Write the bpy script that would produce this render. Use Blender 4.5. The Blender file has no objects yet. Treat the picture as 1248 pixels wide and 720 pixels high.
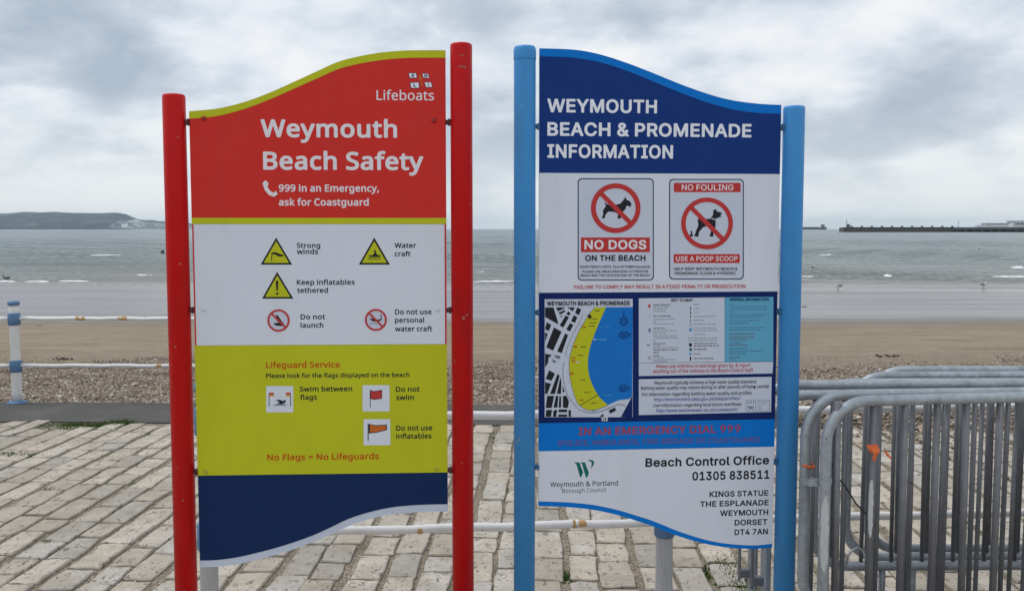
import bpy, bmesh, math, random
import numpy as np
from mathutils import Vector, Matrix
random.seed(7); rng = np.random.default_rng(7)
scn = bpy.context.scene
C = scn.collection
# ------------------------------------------------------------------ camera
F, HOR, EYE = 1135.0, 279.0, 1.6
TH = math.atan((360 - HOR) / F)
cam = bpy.data.cameras.new('camera'); cam.sensor_width = 36; cam.lens = F / 1248 * 36
cam.clip_start = 0.05; cam.clip_end = 60000
co = bpy.data.objects.new('camera', cam); C.objects.link(co)
co.location = (0, 0, EYE); co.rotation_euler = (math.pi / 2 - TH, 0, 0)
scn.camera = co
scn.render.resolution_x = 1024; scn.render.resolution_y = 590
# ------------------------------------------------------------------ light
SUN_EL, SUN_AZ = math.radians(62), math.radians(290)   # azimuth from +Y clockwise: behind the camera, to the left
w = bpy.data.worlds.new('World'); scn.world = w; w.use_nodes = True
nt = w.node_tree; nt.nodes.clear()
def N(t, kind, **kw):
    n = t.nodes.new(kind)
    for k, v in kw.items():
        if hasattr(n, k) and not isinstance(getattr(type(n), k, None), bpy.types.bpy_prop_collection if hasattr(bpy.types, 'bpy_prop_collection') else tuple): setattr(n, k, v)
    return n
def L(t, a, b): t.links.new(a, b)
def mathn(t, op, a, b=None, clamp=False):
    n = t.nodes.new('ShaderNodeMath'); n.operation = op; n.use_clamp = clamp
    for i, x in enumerate((a, b)):
        if x is None: continue
        if isinstance(x, (int, float)): n.inputs[i].default_value = x
        else: t.links.new(x, n.inputs[i])
    return n.outputs[0]
def ramp(t, fac, stops, interp='LINEAR'):
    n = t.nodes.new('ShaderNodeValToRGB'); n.color_ramp.interpolation = interp
    e = n.color_ramp.elements
    while len(e) < len(stops): e.new(0.5)
    for k, (p, c) in zip(e, stops):
        k.position = p
        if not isinstance(c, (tuple, list)): c = (c, c, c)
        k.color = (*c[:3], 1)
    t.links.new(fac, n.inputs[0]); return n.outputs[0]
def noise(t, vec, scale, detail=4, rough=0.55, dist=0.0, sc3=None):
    if sc3:
        m = t.nodes.new('ShaderNodeMapping'); m.inputs['Scale'].default_value = sc3
        t.links.new(vec, m.inputs['Vector']); vec = m.outputs[0]
    n = t.nodes.new('ShaderNodeTexNoise'); n.inputs['Scale'].default_value = scale
    n.inputs['Detail'].default_value = detail; n.inputs['Roughness'].default_value = rough
    n.inputs['Distortion'].default_value = dist
    t.links.new(vec, n.inputs['Vector']); return n.outputs['Fac']
def mix(t, fac, a, b, blend='MIX'):
    n = t.nodes.new('ShaderNodeMix'); n.data_type = 'RGBA'; n.blend_type = blend
    for sock, x in ((n.inputs[0], fac), (n.inputs[6], a), (n.inputs[7], b)):
        if isinstance(x, (int, float)): sock.default_value = x
        elif isinstance(x, (tuple, list)): sock.default_value = (*x[:3], 1)
        else: t.links.new(x, sock)
    return n.outputs[2]
def s2l(c):
    return tuple((x / 255 / 12.92) if x / 255 <= 0.04045 else ((x / 255 + 0.055) / 1.055) ** 2.4 for x in c)

sky = nt.nodes.new('ShaderNodeTexSky'); sky.sky_type = 'NISHITA'; sky.sun_disc = False
sky.sun_elevation = SUN_EL; sky.sun_rotation = SUN_AZ
bg1 = nt.nodes.new('ShaderNodeBackground'); bg1.inputs[1].default_value = 0.09; L(nt, sky.outputs[0], bg1.inputs[0])
tc = nt.nodes.new('ShaderNodeTexCoord')
sep = nt.nodes.new('ShaderNodeSeparateXYZ'); L(nt, tc.outputs['Generated'], sep.inputs[0])
zz = mathn(nt, 'ADD', mathn(nt, 'MAXIMUM', sep.outputs[2], 0.0), 0.36)
cmb = nt.nodes.new('ShaderNodeCombineXYZ')
L(nt, mathn(nt, 'DIVIDE', sep.outputs[0], zz), cmb.inputs[0]); L(nt, mathn(nt, 'DIVIDE', sep.outputs[1], zz), cmb.inputs[1])
cmb.inputs[2].default_value = 9.1
big = noise(nt, cmb.outputs[0], 2.0, 2, 0.5, 0.2)
med = noise(nt, cmb.outputs[0], 5.2, 8, 0.54, 0.15)
cl = mathn(nt, 'ADD', mathn(nt, 'MULTIPLY', big, 0.55), mathn(nt, 'MULTIPLY', med, 0.45))
ccol = ramp(nt, cl, [(0.38, s2l((178, 192, 208))), (0.45, s2l((198, 208, 221))), (0.505, s2l((219, 227, 237))), (0.555, s2l((238, 243, 249))), (0.62, s2l((252, 253, 254)))])
hz = ramp(nt, sep.outputs[2], [(0.0, 1.0), (0.04, 0.8), (0.13, 0.0)])
ccol = mix(nt, mathn(nt, 'MULTIPLY', hz, 0.7), ccol, s2l((243, 249, 250)))
bg2 = nt.nodes.new('ShaderNodeBackground'); bg2.inputs[1].default_value = 1.0; L(nt, ccol, bg2.inputs[0])
# overcast: the layer gets thicker-lit towards the zenith
L(nt, ramp(nt, sep.outputs[2], [(0.0, 0.97), (0.35, 1.0), (0.9, 1.0)]), bg2.inputs[1])
ms = nt.nodes.new('ShaderNodeMixShader'); ms.inputs[0].default_value = 0.93
L(nt, bg1.outputs[0], ms.inputs[1]); L(nt, bg2.outputs[0], ms.inputs[2])
wo = nt.nodes.new('ShaderNodeOutputWorld'); L(nt, ms.outputs[0], wo.inputs[0])
sl = bpy.data.lights.new('sun', 'SUN'); sl.energy = 1.5; sl.angle = math.radians(25); sl.color = (1, 0.97, 0.93)
so = bpy.data.objects.new('sun', sl); C.objects.link(so)
sd = Vector((math.sin(SUN_AZ) * math.cos(SUN_EL), math.cos(SUN_AZ) * math.cos(SUN_EL), math.sin(SUN_EL)))
so.rotation_euler = sd.to_track_quat('Z', 'Y').to_euler()
scn.view_settings.view_transform = 'Standard'; scn.view_settings.look = 'None'
scn.cycles.volume_bounces = 2
scn.view_settings.exposure = 0.0; scn.view_settings.gamma = 1.0

# ------------------------------------------------------------------ helpers
def ray(px, py):
    a = (px - 624) / F; b = -(py - 360) / F
    return Vector((a, math.cos(TH) + b * math.sin(TH), -math.sin(TH) + b * math.cos(TH)))
def at(px, py, Y):                       # the point of the vertical plane at distance Y
    r = ray(px, py); t = Y / r.y
    return Vector((r.x * t, Y, EYE + r.z * t))
def proj(p):                             # world -> photograph pixel
    x, y, z = p[0], p[1], p[2] - EYE
    d = y * math.cos(TH) - z * math.sin(TH); u = y * math.sin(TH) + z * math.cos(TH)
    return 624 + F * x / d, 360 - F * u / d
def tag(o, label=None, cat=None, group=None, kind=None):
    if label: o['label'] = label
    if cat: o['category'] = cat
    if group: o['group'] = group
    if kind: o['kind'] = kind
    return o
def empty(name, loc, rz=0.0):
    o = bpy.data.objects.new(name, None); C.objects.link(o); o.location = loc; o.rotation_euler = (0, 0, rz)
    o.empty_display_size = 0.1; return o
def link(name, me, mats, parent=None, loc=None):
    if not isinstance(mats, (list, tuple)): mats = [mats]
    if len(me.materials) == 0:
        for m in mats: me.materials.append(m)
    o = bpy.data.objects.new(name, me); C.objects.link(o)
    if parent: o.parent = parent
    if loc is not None: o.location = loc
    return o
def pyd(name, v, f, mats, parent=None, smooth=False, mi=None):
    me = bpy.data.meshes.new(name); me.from_pydata([tuple(x) for x in v], [], f)
    if smooth: me.polygons.foreach_set('use_smooth', [True] * len(me.polygons))
    if mi is not None: me.polygons.foreach_set('material_index', mi)
    me.update(); return link(name, me, mats, parent)
class MB:
    def __init__(s): s.v = []; s.f = []; s.m = []
    def add(s, v, f, m=0):
        o = len(s.v); s.v += [tuple(x) for x in v]; s.f += [tuple(i + o for i in q) for q in f]; s.m += [m] * len(f)
    def box(s, c, d, m=0, rz=0):
        x, y, z = c; a, b, e = d[0] / 2, d[1] / 2, d[2] / 2
        vs = []
        for i in (-1, 1):
            for j in (-1, 1):
                for k in (-1, 1):
                    X, Yy = i * a, j * b
                    vs.append((x + X * math.cos(rz) - Yy * math.sin(rz), y + X * math.sin(rz) + Yy * math.cos(rz), z + k * e))
        s.add(vs, [(0, 1, 3, 2), (4, 6, 7, 5), (0, 4, 5, 1), (2, 3, 7, 6), (0, 2, 6, 4), (1, 5, 7, 3)], m)
    def tube(s, path, r, n=12, m=0, closed=False, caps=True):
        P = [Vector(p) for p in path]; K = len(P); rr = r if isinstance(r, (list, tuple)) else [r] * K
        vs = []
        up = None
        for i, p in enumerate(P):
            a = P[(i - 1) % K] if (closed or i > 0) else p
            b = P[(i + 1) % K] if (closed or i < K - 1) else p
            t = (b - a).normalized()
            if up is None:
                up = Vector((0, 1, 0)) if abs(t.y) < 0.9 else Vector((1, 0, 0))
            x = up - t * up.dot(t); x.normalize(); up = x; y = t.cross(x)
            for k in range(n):
                g = 2 * math.pi * k / n
                vs.append(p + (x * math.cos(g) + y * math.sin(g)) * rr[i])
        fs = []
        for i in range(K if closed else K - 1):
            j = (i + 1) % K
            for k in range(n):
                l = (k + 1) % n
                fs.append((i * n + k, i * n + l, j * n + l, j * n + k))
        if caps and not closed:
            fs.append(tuple(range(n - 1, -1, -1))); fs.append(tuple((K - 1) * n + k for k in range(n)))
        s.add(vs, fs, m)
    def lathe(s, prof, c=(0, 0, 0), n=20, m=0, flute=0.0):
        vs = []; fs = []
        for (r, z) in prof:
            for k in range(n):
                g = 2 * math.pi * k / n; q = r - (flute if k % 2 else 0)
                vs.append((c[0] + q * math.cos(g), c[1] + q * math.sin(g), c[2] + z))
        for i in range(len(prof) - 1):
            for k in range(n):
                l = (k + 1) % n
                fs.append((i * n + k, i * n + l, (i + 1) * n + l, (i + 1) * n + k))
        fs.append(tuple(range(n - 1, -1, -1))); fs.append(tuple((len(prof) - 1) * n + k for k in range(n)))
        s.add(vs, fs, m)
    def ell(s, c, r, n=8, k=6, m=0, rot=None):
        vs = []; fs = []
        for i in range(k + 1):
            a = -math.pi / 2 + math.pi * i / k
            for j in range(n):
                g = 2 * math.pi * j / n
                p = Vector((r[0] * math.cos(a) * math.cos(g), r[1] * math.cos(a) * math.sin(g), r[2] * math.sin(a)))
                if rot: p = rot @ p
                vs.append(Vector(c) + p)
        for i in range(k):
            for j in range(n):
                l = (j + 1) % n; fs.append((i * n + j, i * n + l, (i + 1) * n + l, (i + 1) * n + j))
        s.add(vs, fs, m)
    def build(s, name, mats, parent=None, smooth=False):
        o = pyd(name, s.v, s.f, mats, parent, False, s.m)
        if smooth:
            o.data.polygons.foreach_set('use_smooth', [len(p.vertices) < 5 for p in o.data.polygons])
        return o

# ------------------------------------------------------------------ materials
def newmat(name):
    m = bpy.data.materials.new(name); m.use_nodes = True
    t = m.node_tree; b = t.nodes['Principled BSDF']
    g = t.nodes.new('ShaderNodeNewGeometry')
    return m, t, b, g.outputs['Position'], g
def bump(t, b, h, strength, dist=0.01):
    n = t.nodes.new('ShaderNodeBump'); n.inputs['Strength'].default_value = strength; n.inputs['Distance'].default_value = dist
    t.links.new(h, n.inputs['Height']); t.links.new(n.outputs[0], b.inputs['Normal'])
def paint(name, col, rough=0.4, var=0.08, dirt=0.0, dirtcol=(0.12, 0.10, 0.08), chips=0.0, chipcol=(0.25, 0.2, 0.18), metal=0.0, scale=9, rust=0.0, spec=0.5, bmp=0.05):
    m, t, b, pos, g = newmat(name)
    n1 = noise(t, pos, scale, 5, 0.6)
    c = mix(t, n1, tuple(x * (1 - var) for x in col), tuple(min(1, x * (1 + var)) for x in col))
    if dirt:
        n2 = noise(t, pos, 3.5, 6, 0.65, 0.3, (3, 3, 0.7))
        c = mix(t, mathn(t, 'MULTIPLY', ramp(t, n2, [(0.5, 0.0), (0.75, 1.0)]), dirt), c, dirtcol)
    if rust:
        n4 = noise(t, pos, 6, 6, 0.7, 0.5)
        c = mix(t, ramp(t, n4, [(0.64, 0.0), (0.69, rust)]), c, (0.30, 0.12, 0.035))
    if chips:
        n3 = noise(t, pos, 26, 3, 0.6, 0.6)
        c = mix(t, ramp(t, n3, [(0.735 - chips * 0.02, 0.0), (0.745 - chips * 0.02, 1.0)]), c, chipcol)
    L(t, c, b.inputs['Base Color']); b.inputs['Metallic'].default_value = metal
    L(t, ramp(t, noise(t, pos, 14, 4), [(0.3, rough * 0.8), (0.7, min(1, rough * 1.25))]), b.inputs['Roughness'])
    b.inputs['Specular IOR Level'].default_value = spec
    if bmp: bump(t, b, noise(t, pos, 60, 3), bmp, 0.002)
    return m
def flat(name, col, rough=0.5): return paint(name, col, rough, 0.05, bmp=0, spec=0.12)
M = {}
M['red_post'] = paint('red post paint', (0.60, 0.004, 0.006), 0.38, 0.10, 0.55, (0.30, 0.012, 0.012), 0.9, (0.40, 0.22, 0.20), spec=0.22)
M['red_sign'] = paint('red sign face', (0.68, 0.036, 0.028), 0.5, 0.05, 0.2, (0.50, 0.06, 0.045), scale=4, bmp=0, spec=0.12)
M['lime'] = paint('lime sign face', (0.56, 0.58, 0.020), 0.5, 0.06, 0.2, (0.45, 0.44, 0.03), scale=4, bmp=0, spec=0.12)
M['white'] = paint('white sign face', (0.74, 0.775, 0.86), 0.45, 0.04, 0.16, (0.52, 0.51, 0.52), scale=3, bmp=0, spec=0.2)
M['navy'] = paint('navy sign face', (0.008, 0.028, 0.100), 0.5, 0.06, 0.05, (0.05, 0.06, 0.09), scale=4, bmp=0, spec=0.12)
M['navy2'] = paint('royal navy sign face', (0.008, 0.042, 0.215), 0.5, 0.06, 0.05, (0.04, 0.06, 0.12), scale=4, bmp=0, spec=0.12)
M['navy3'] = flat('map surround navy', (0.005, 0.022, 0.13))
M['edge'] = paint('pale board edge', (0.60, 0.66, 0.78), 0.5, 0.04, 0.1)
M['band'] = paint('mid blue sign band', (0.002, 0.19, 0.66), 0.5, 0.05, 0.06, (0.01, 0.1, 0.3), scale=5, bmp=0, spec=0.12)
M['blue_post'] = paint('light blue post paint', (0.055, 0.30, 0.68), 0.40, 0.10, 0.5, (0.08, 0.20, 0.40), 0.7, (0.34, 0.40, 0.44), spec=0.3)
M['letter_white'] = flat('white lettering', (0.86, 0.88, 0.95))
M['letter_pink'] = flat('white lettering on red', (0.84, 0.80, 0.84))
M['black'] = flat('black lettering', (0.022, 0.024, 0.03))
M['softblack'] = flat('faint grey lettering', (0.16, 0.17, 0.20))
M['grey_text'] = flat('small grey print', (0.30, 0.33, 0.40))
M['cyan_text'] = flat('small print on cyan', (0.09, 0.24, 0.36))
M['orange_text'] = flat('orange red lettering', (0.55, 0.09, 0.012))
M['red_text'] = flat('red lettering', (0.56, 0.05, 0.05))
M['faded_red'] = flat('faded red lettering', (0.36, 0.07, 0.12))
M['faint_red'] = flat('weathered faint red lettering', (0.17, 0.085, 0.22))
M['green_text'] = flat('green logo', (0.012, 0.17, 0.13))
M['blue_text'] = flat('blue web lettering', (0.06, 0.09, 0.35))
M['cyan'] = flat('cyan print', (0.13, 0.42, 0.62))
M['map_blue'] = flat('map sea blue', (0.012, 0.19, 0.62))
M['map_white'] = flat('map white', (0.62, 0.66, 0.78))
M['orange'] = flat('orange print', (0.62, 0.15, 0.03))
M['amber'] = flat('amber print', (0.68, 0.36, 0.05))
M['rust'] = paint('rust stain', (0.55, 0.34, 0.14), 0.8, 0.35, scale=90)
M['skyblue'] = flat('sky blue print', (0.10, 0.35, 0.7))
M['screw_white'] = paint('white screw cap', (0.7, 0.72, 0.76), 0.3)
M['screw_red'] = paint('red screw cap', (0.35, 0.008, 0.008), 0.3)
M['screw_lime'] = paint('lime screw cap', (0.5, 0.45, 0.03), 0.3)
M['lug_red'] = paint('dark red bracket', (0.10, 0.012, 0.012), 0.5, 0.2, rust=0.5)
M['lug_blue'] = paint('dark blue bracket', (0.03, 0.13, 0.27), 0.5, 0.2)
M['rail_white'] = paint('white gloss rail paint', (0.80, 0.79, 0.77), 0.4, 0.03, 0.25, (0.45, 0.42, 0.38), 0.35, (0.25, 0.16, 0.09), rust=0.75)
M['bollard_white'] = paint('white bollard paint', (0.76, 0.74, 0.72), 0.5, 0.04, 0.3, (0.45, 0.43, 0.40), 0.3, (0.3, 0.25, 0.2))
M['bollard_grey'] = paint('grey white fluted bollard paint', (0.50, 0.50, 0.50), 0.5, 0.06, 0.4, (0.32, 0.31, 0.29), 0.3, (0.2, 0.16, 0.12))
M['bollard_blue'] = paint('blue bollard collar paint', (0.10, 0.20, 0.36), 0.5, 0.1, 0.3, (0.1, 0.13, 0.18))
M['galv'] = paint('weathered galvanised tube', (0.38, 0.415, 0.445), 0.44, 0.42, 0.6, (0.13, 0.135, 0.14), 1.0, (0.09, 0.05, 0.03), metal=0.5, scale=48, bmp=0.5)
M['galv_dark'] = paint('dark galvanised bar', (0.19, 0.195, 0.21), 0.5, 0.3, 0.5, (0.06, 0.05, 0.05), 0.3, (0.10, 0.03, 0.02), metal=0.4, scale=18, bmp=0.3)
M['galv_mid'] = paint('dull galvanised bar', (0.19, 0.205, 0.23), 0.45, 0.25, 0.5, (0.08, 0.08, 0.085), 0.3, (0.08, 0.04, 0.03), metal=0.5, scale=18, bmp=0.3)
M['chip'] = paint('pale bare zinc patch', (0.55, 0.56, 0.56), 0.6, 0.15, 0.4, (0.25, 0.26, 0.28), scale=60)
M['tape'] = paint('orange plastic tape', (0.72, 0.13, 0.02), 0.4, 0.15)
M['cable'] = paint('black cable', (0.02, 0.02, 0.022), 0.4)
M['hull'] = paint('dark ship hull', (0.03, 0.04, 0.06), 0.6)
M['shipwhite'] = paint('ship superstructure', (0.5, 0.5, 0.5), 0.6)
M['pier'] = paint('dark pier stone', (0.10, 0.098, 0.095), 0.8, 0.3, scale=0.3)
M['pier_pale'] = paint('pale pier building', (0.78, 0.80, 0.82), 0.7, 0.1, scale=0.3)
M['roof'] = paint('grey roof', (0.14, 0.15, 0.17), 0.7, 0.1, scale=0.3)
M['glassy'] = paint('dark window band', (0.05, 0.06, 0.08), 0.3)
M['feather'] = paint('white feathers', (0.68, 0.68, 0.68), 0.8)
M['feather_grey'] = paint('grey feathers', (0.18, 0.18, 0.2), 0.8)
M['foam'] = paint('sea foam', (0.80, 0.82, 0.83), 0.8, 0.08)
M['weed'] = paint('dark seaweed', (0.05, 0.04, 0.025), 0.8, 0.3)

def stone_mat(name, island):
    m, t, b, pos, g = newmat(name)
    if island: r = g.outputs['Random Per Island']
    else:
        oi = t.nodes.new('ShaderNodeObjectInfo'); r = oi.outputs['Random']
    base = ramp(t, r, [(0.0, (0.48, 0.43, 0.36)), (0.2, (0.58, 0.53, 0.46)), (0.40, (0.60, 0.53, 0.445)), (0.52, (0.54, 0.51, 0.47)), (0.68, (0.52, 0.465, 0.40)), (0.80, (0.59, 0.545, 0.48)), (0.92, (0.43, 0.40, 0.355))], 'CONSTANT')
    n1 = noise(t, pos, 7, 6, 0.65, 0.3)
    c = mix(t, ramp(t, n1, [(0.3, 0.0), (0.72, 1.0)]), mix(t, 1.0, base, (0.70, 0.68, 0.65), 'MULTIPLY'), mix(t, 1.0, base, (1.10, 1.10, 1.09), 'MULTIPLY'))
    pit = noise(t, pos, 38, 4, 0.62, 0.8, (1, 0.55, 1))
    c = mix(t, ramp(t, pit, [(0.36, 0.85), (0.43, 0.0)]), c, (0.13, 0.115, 0.095))
    fine = noise(t, pos, 180, 3, 0.7)
    c = mix(t, ramp(t, fine, [(0.38, 0.6), (0.52, 0.0)]), c, (0.24, 0.215, 0.18))
    st = noise(t, pos, 2.1, 4, 0.6)
    c = mix(t, ramp(t, st, [(0.45, 0.0), (0.70, 0.6)]), c, (0.33, 0.285, 0.225))
    L(t, c, b.inputs['Base Color']); b.inputs['Roughness'].default_value = 0.85; b.inputs['Specular IOR Level'].default_value = 0.25
    h = mathn(t, 'ADD', mathn(t, 'MULTIPLY', n1, 1.0), mathn(t, 'MULTIPLY', ramp(t, pit, [(0.25, 0.0), (0.45, 1.0)]), 0.5))
    bump(t, b, mathn(t, 'ADD', h, mathn(t, 'MULTIPLY', fine, 0.25)), 0.7, 0.006)
    return m
M['sett'] = stone_mat('worn limestone sett', False); M['sett_stuff'] = stone_mat('worn limestone setts', True)
def mortar():
    m, t, b, pos, g = newmat('sandy gritty joint bed')
    v = t.nodes.new('ShaderNodeTexVoronoi'); v.inputs['Scale'].default_value = 150; L(t, pos, v.inputs['Vector'])
    sp = t.nodes.new('ShaderNodeSeparateColor'); L(t, v.outputs['Color'], sp.inputs[0])
    c = ramp(t, sp.outputs[0], [(0.0, (0.17, 0.135, 0.095)), (0.4, (0.32, 0.265, 0.195)), (0.8, (0.44, 0.375, 0.285)), (0.95, (0.6, 0.55, 0.47))], 'CONSTANT')
    n1 = noise(t, pos, 5, 5, 0.6); c = mix(t, ramp(t, n1, [(0.4, 0.0), (0.7, 0.6)]), c, (0.17, 0.15, 0.11))
    n2 = noise(t, pos, 1.1, 3, 0.6); n3 = noise(t, pos, 16, 4, 0.7)
    gr = mathn(t, 'MULTIPLY', ramp(t, n2, [(0.55, 0.0), (0.64, 1.0)]), ramp(t, n3, [(0.42, 0.0), (0.55, 1.0)]))
    c = mix(t, mathn(t, 'MULTIPLY', gr, 0.85), c, (0.055, 0.085, 0.02))
    L(t, c, b.inputs['Base Color']); b.inputs['Roughness'].default_value = 0.95
    bump(t, b, mathn(t, 'ADD', v.outputs['Distance'], mathn(t, 'MULTIPLY', n1, 1.5)), 0.8, 0.008); return m
M['mortar'] = mortar()
def asphalt():
    m, t, b, pos, g = newmat('dark asphalt edge strip')
    n = noise(t, pos, 90, 4, 0.7); n2 = noise(t, pos, 2.5, 4)
    c = mix(t, n, (0.030, 0.028, 0.026), (0.105, 0.10, 0.09)); c = mix(t, ramp(t, n2, [(0.5, 0.0), (0.75, 0.5)]), c, (0.15, 0.135, 0.115))
    L(t, c, b.inputs['Base Color']); b.inputs['Roughness'].default_value = 0.9; bump(t, b, n, 0.5, 0.005); return m
M['asphalt'] = asphalt()
def beach():
    m, t, b, pos, g = newmat('beach sand')
    s = t.nodes.new('ShaderNodeSeparateXYZ'); L(t, pos, s.inputs[0]); Y = s.outputs[1]
    lg = noise(t, pos, 0.35, 4, 0.6, 0.2, (0.25, 1, 1))
    Yn = mathn(t, 'ADD', Y, mathn(t, 'MULTIPLY', mathn(t, 'SUBTRACT', lg, 0.5), 7.0))
    # shingle -> dry sand -> damp sand -> wet mirror-like sand
    sand_n = noise(t, pos, 1.7, 8, 0.72, 0.4, (0.22, 1, 1)); fine = noise(t, pos, 22, 4, 0.7, 0, (0.6, 1, 1))
    sand = mix(t, ramp(t, sand_n, [(0.3, 0.0), (0.7, 1.0)]), (0.215, 0.17, 0.115), (0.36, 0.295, 0.215))
    sand = mix(t, ramp(t, fine, [(0.34, 0.6), (0.5, 0.0)]), sand, (0.15, 0.125, 0.095))
    damp = mix(t, sand_n, (0.19, 0.165, 0.13), (0.26, 0.23, 0.185))
    wet = mix(t, noise(t, pos, 0.6, 6, 0.6, 0.3, (0.12, 1, 1)), (0.15, 0.14, 0.14), (0.25, 0.235, 0.23))
    sh = noise(t, pos, 26, 3, 0.7)
    shc = ramp(t, sh, [(0.3, (0.10, 0.075, 0.05)), (0.5, (0.23, 0.18, 0.13)), (0.64, (0.36, 0.30, 0.24)), (0.72, (0.55, 0.50, 0.45))])
    f0 = ramp(t, mathn(t, 'DIVIDE', mathn(t, 'ADD', Y, mathn(t, 'MULTIPLY', mathn(t, 'SUBTRACT', noise(t, pos, 0.9, 5, 0.65), 0.5), 5)), 60.0), [(0.232, 0.0), (0.262, 1.0)])
    c = mix(t, f0, shc, sand)
    c = mix(t, ramp(t, mathn(t, 'DIVIDE', Yn, 60.0), [(0.38, 0.0), (0.44, 1.0)]), c, damp)
    stk = noise(t, pos, 1.0, 5, 0.7, 0.3, (0.05, 0.9, 1))
    wet = mix(t, ramp(t, stk, [(0.48, 0.0), (0.60, 0.8)]), wet, (0.085, 0.08, 0.075))
    fw = ramp(t, mathn(t, 'DIVIDE', Yn, 60.0), [(0.435, 0.0), (0.475, 1.0)])
    c = mix(t, fw, c, wet)
    L(t, c, b.inputs['Base Color'])
    L(t, ramp(t, fw, [(0.0, 0.95), (1.0, 0.30)]), b.inputs['Roughness'])
    L(t, ramp(t, fw, [(0.0, 0.2), (1.0, 0.5)]), b.inputs['Specular IOR Level'])
    n = t.nodes.new('ShaderNodeBump'); n.inputs['Distance'].default_value = 0.05
    L(t, mathn(t, 'ADD', sand_n, mathn(t, 'MULTIPLY', fine, 0.3)), n.inputs['Height'])
    L(t, ramp(t, fw, [(0.0, 1.0), (1.0, 0.22)]), n.inputs['Strength']); L(t, n.outputs[0], b.inputs['Normal'])
    return m
M['beach'] = beach()
def pebble():
    m, t, b, pos, g = newmat('mixed flint pebbles'); r = g.outputs['Random Per Island']
    c = ramp(t, r, [(0.0, (0.13, 0.095, 0.065)), (0.16, (0.22, 0.165, 0.115)), (0.34, (0.30, 0.24, 0.18)), (0.52, (0.19, 0.15, 0.12)), (0.66, (0.36, 0.27, 0.19)), (0.80, (0.42, 0.37, 0.32)), (0.91, (0.62, 0.58, 0.53)), (0.97, (0.10, 0.08, 0.07))], 'CONSTANT')
    L(t, c, b.inputs['Base Color']); b.inputs['Roughness'].default_value = 0.75; return m
M['pebble'] = pebble()
def seamat():
    m, t, b, pos, g = newmat('grey green sea water')
    s = t.nodes.new('ShaderNodeSeparateXYZ'); L(t, pos, s.inputs[0])
    d = mathn(t, 'DIVIDE', s.outputs[1], 400.0)
    sandy = ramp(t, d, [(0.118, (0.30, 0.28, 0.25)), (0.14, (0.21, 0.205, 0.18)), (0.19, (0.145, 0.17, 0.15)), (0.35, (0.085, 0.128, 0.115)), (1.0, (0.065, 0.105, 0.105))])
    n0 = noise(t, pos, 0.05, 5, 0.6, 0.3, (0.25, 1, 1))
    c = mix(t, ramp(t, n0, [(0.4, 0.0), (0.65, 0.45)]), sandy, (0.04, 0.07, 0.068))
    fo = noise(t, pos, 0.33, 5, 0.62, 0.2, (0.18, 1, 1)); fo2 = noise(t, pos, 0.02, 3, 0.5)
    near = ramp(t, d, [(0.12, 1.0), (0.30, 0.0)])
    fm = mathn(t, 'MULTIPLY', ramp(t, fo, [(0.71, 0.0), (0.75, 0.6)]), 1.0)
    c = mix(t, fm, c, (0.75, 0.77, 0.77))
    L(t, c, b.inputs['Base Color']); b.inputs['IOR'].default_value = 1.33
    L(t, ramp(t, fm, [(0.0, 0.22), (1.0, 0.9)]), b.inputs['Roughness'])
    a = noise(t, pos, 0.75, 6, 0.65, 0.2, (0.4, 1, 1)); a2 = noise(t, pos, 0.10, 6, 0.6, 0.2, (0.35, 1, 1)); a3 = noise(t, pos, 0.018, 5, 0.6, 0, (0.3, 1, 1))
    h = mathn(t, 'ADD', mathn(t, 'MULTIPLY', a, 0.35), mathn(t, 'ADD', mathn(t, 'MULTIPLY', a2, 1.6), mathn(t, 'MULTIPLY', a3, 6.0)))
    bump(t, b, h, 0.8, 1.0); return m
M['sea'] = seamat()
def hillmat():
    m, t, b, pos, g = newmat('haze tinted hill pasture'); n = noise(t, pos, 0.011, 6, 0.65, 0.8, (1, 0.4, 3.0))
    c = ramp(t, n, [(0.40, (0.015, 0.026, 0.036)), (0.5, (0.030, 0.045, 0.055)), (0.58, (0.055, 0.07, 0.075)), (0.68, (0.14, 0.145, 0.13))])  # pasture tones with the blue of distance haze mixed into the colour
    L(t, c, b.inputs['Base Color']); b.inputs['Roughness'].default_value = 0.95; return m
M['hill'] = hillmat()
def chalk():
    m, t, b, pos, g = newmat('chalk cliff'); n = noise(t, pos, 0.028, 5, 0.65, 0.5, (1, 1, 0.5))
    c = ramp(t, n, [(0.44, (0.05, 0.07, 0.072)), (0.54, (0.22, 0.25, 0.26)), (0.66, (0.62, 0.63, 0.61))])
    L(t, c, b.inputs['Base Color']); b.inputs['Roughness'].default_value = 0.95; return m
M['chalk'] = chalk()
M['grass'] = paint('moss and grass', (0.07, 0.12, 0.022), 0.9, 0.4, scale=30)

# ------------------------------------------------------------------ ground, beach, sea
SEA = -1.48
def edge_y(x): return 7.48 - 0.035 * x            # where the setts stop and the asphalt strip begins
def fnoise(x, y, k=1.0):
    return (np.sin(x * 1.7 * k + 1.3) * np.cos(y * 2.3 * k + .7) + .5 * np.sin(x * 4.1 * k + y * 3.3 * k) + .25 * np.sin(x * 9.7 * k - y * 7.9 * k + 2.))
pv = MB()
pav_rows = [-6, 0, 2, 4, 6]
xs = [-16, -8, -4, 0, 4, 8, 16]
vv = []; ff = []
ys_list = [-8, -2, 0, 2, 4, 6]
for x in xs: pass
for j, y in enumerate(ys_list + [None]):
    for x in xs: vv.append((x, edge_y(x) if y is None else y, 0.0))
nx = len(xs)
for j in range(len(ys_list)):
    for i in range(nx - 1): ff.append((j * nx + i, j * nx + i + 1, (j + 1) * nx + i + 1, (j + 1) * nx + i))
paving = tag(pyd('paving', vv, ff, M['mortar']), kind='structure')
vv = []; ff = []
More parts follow.
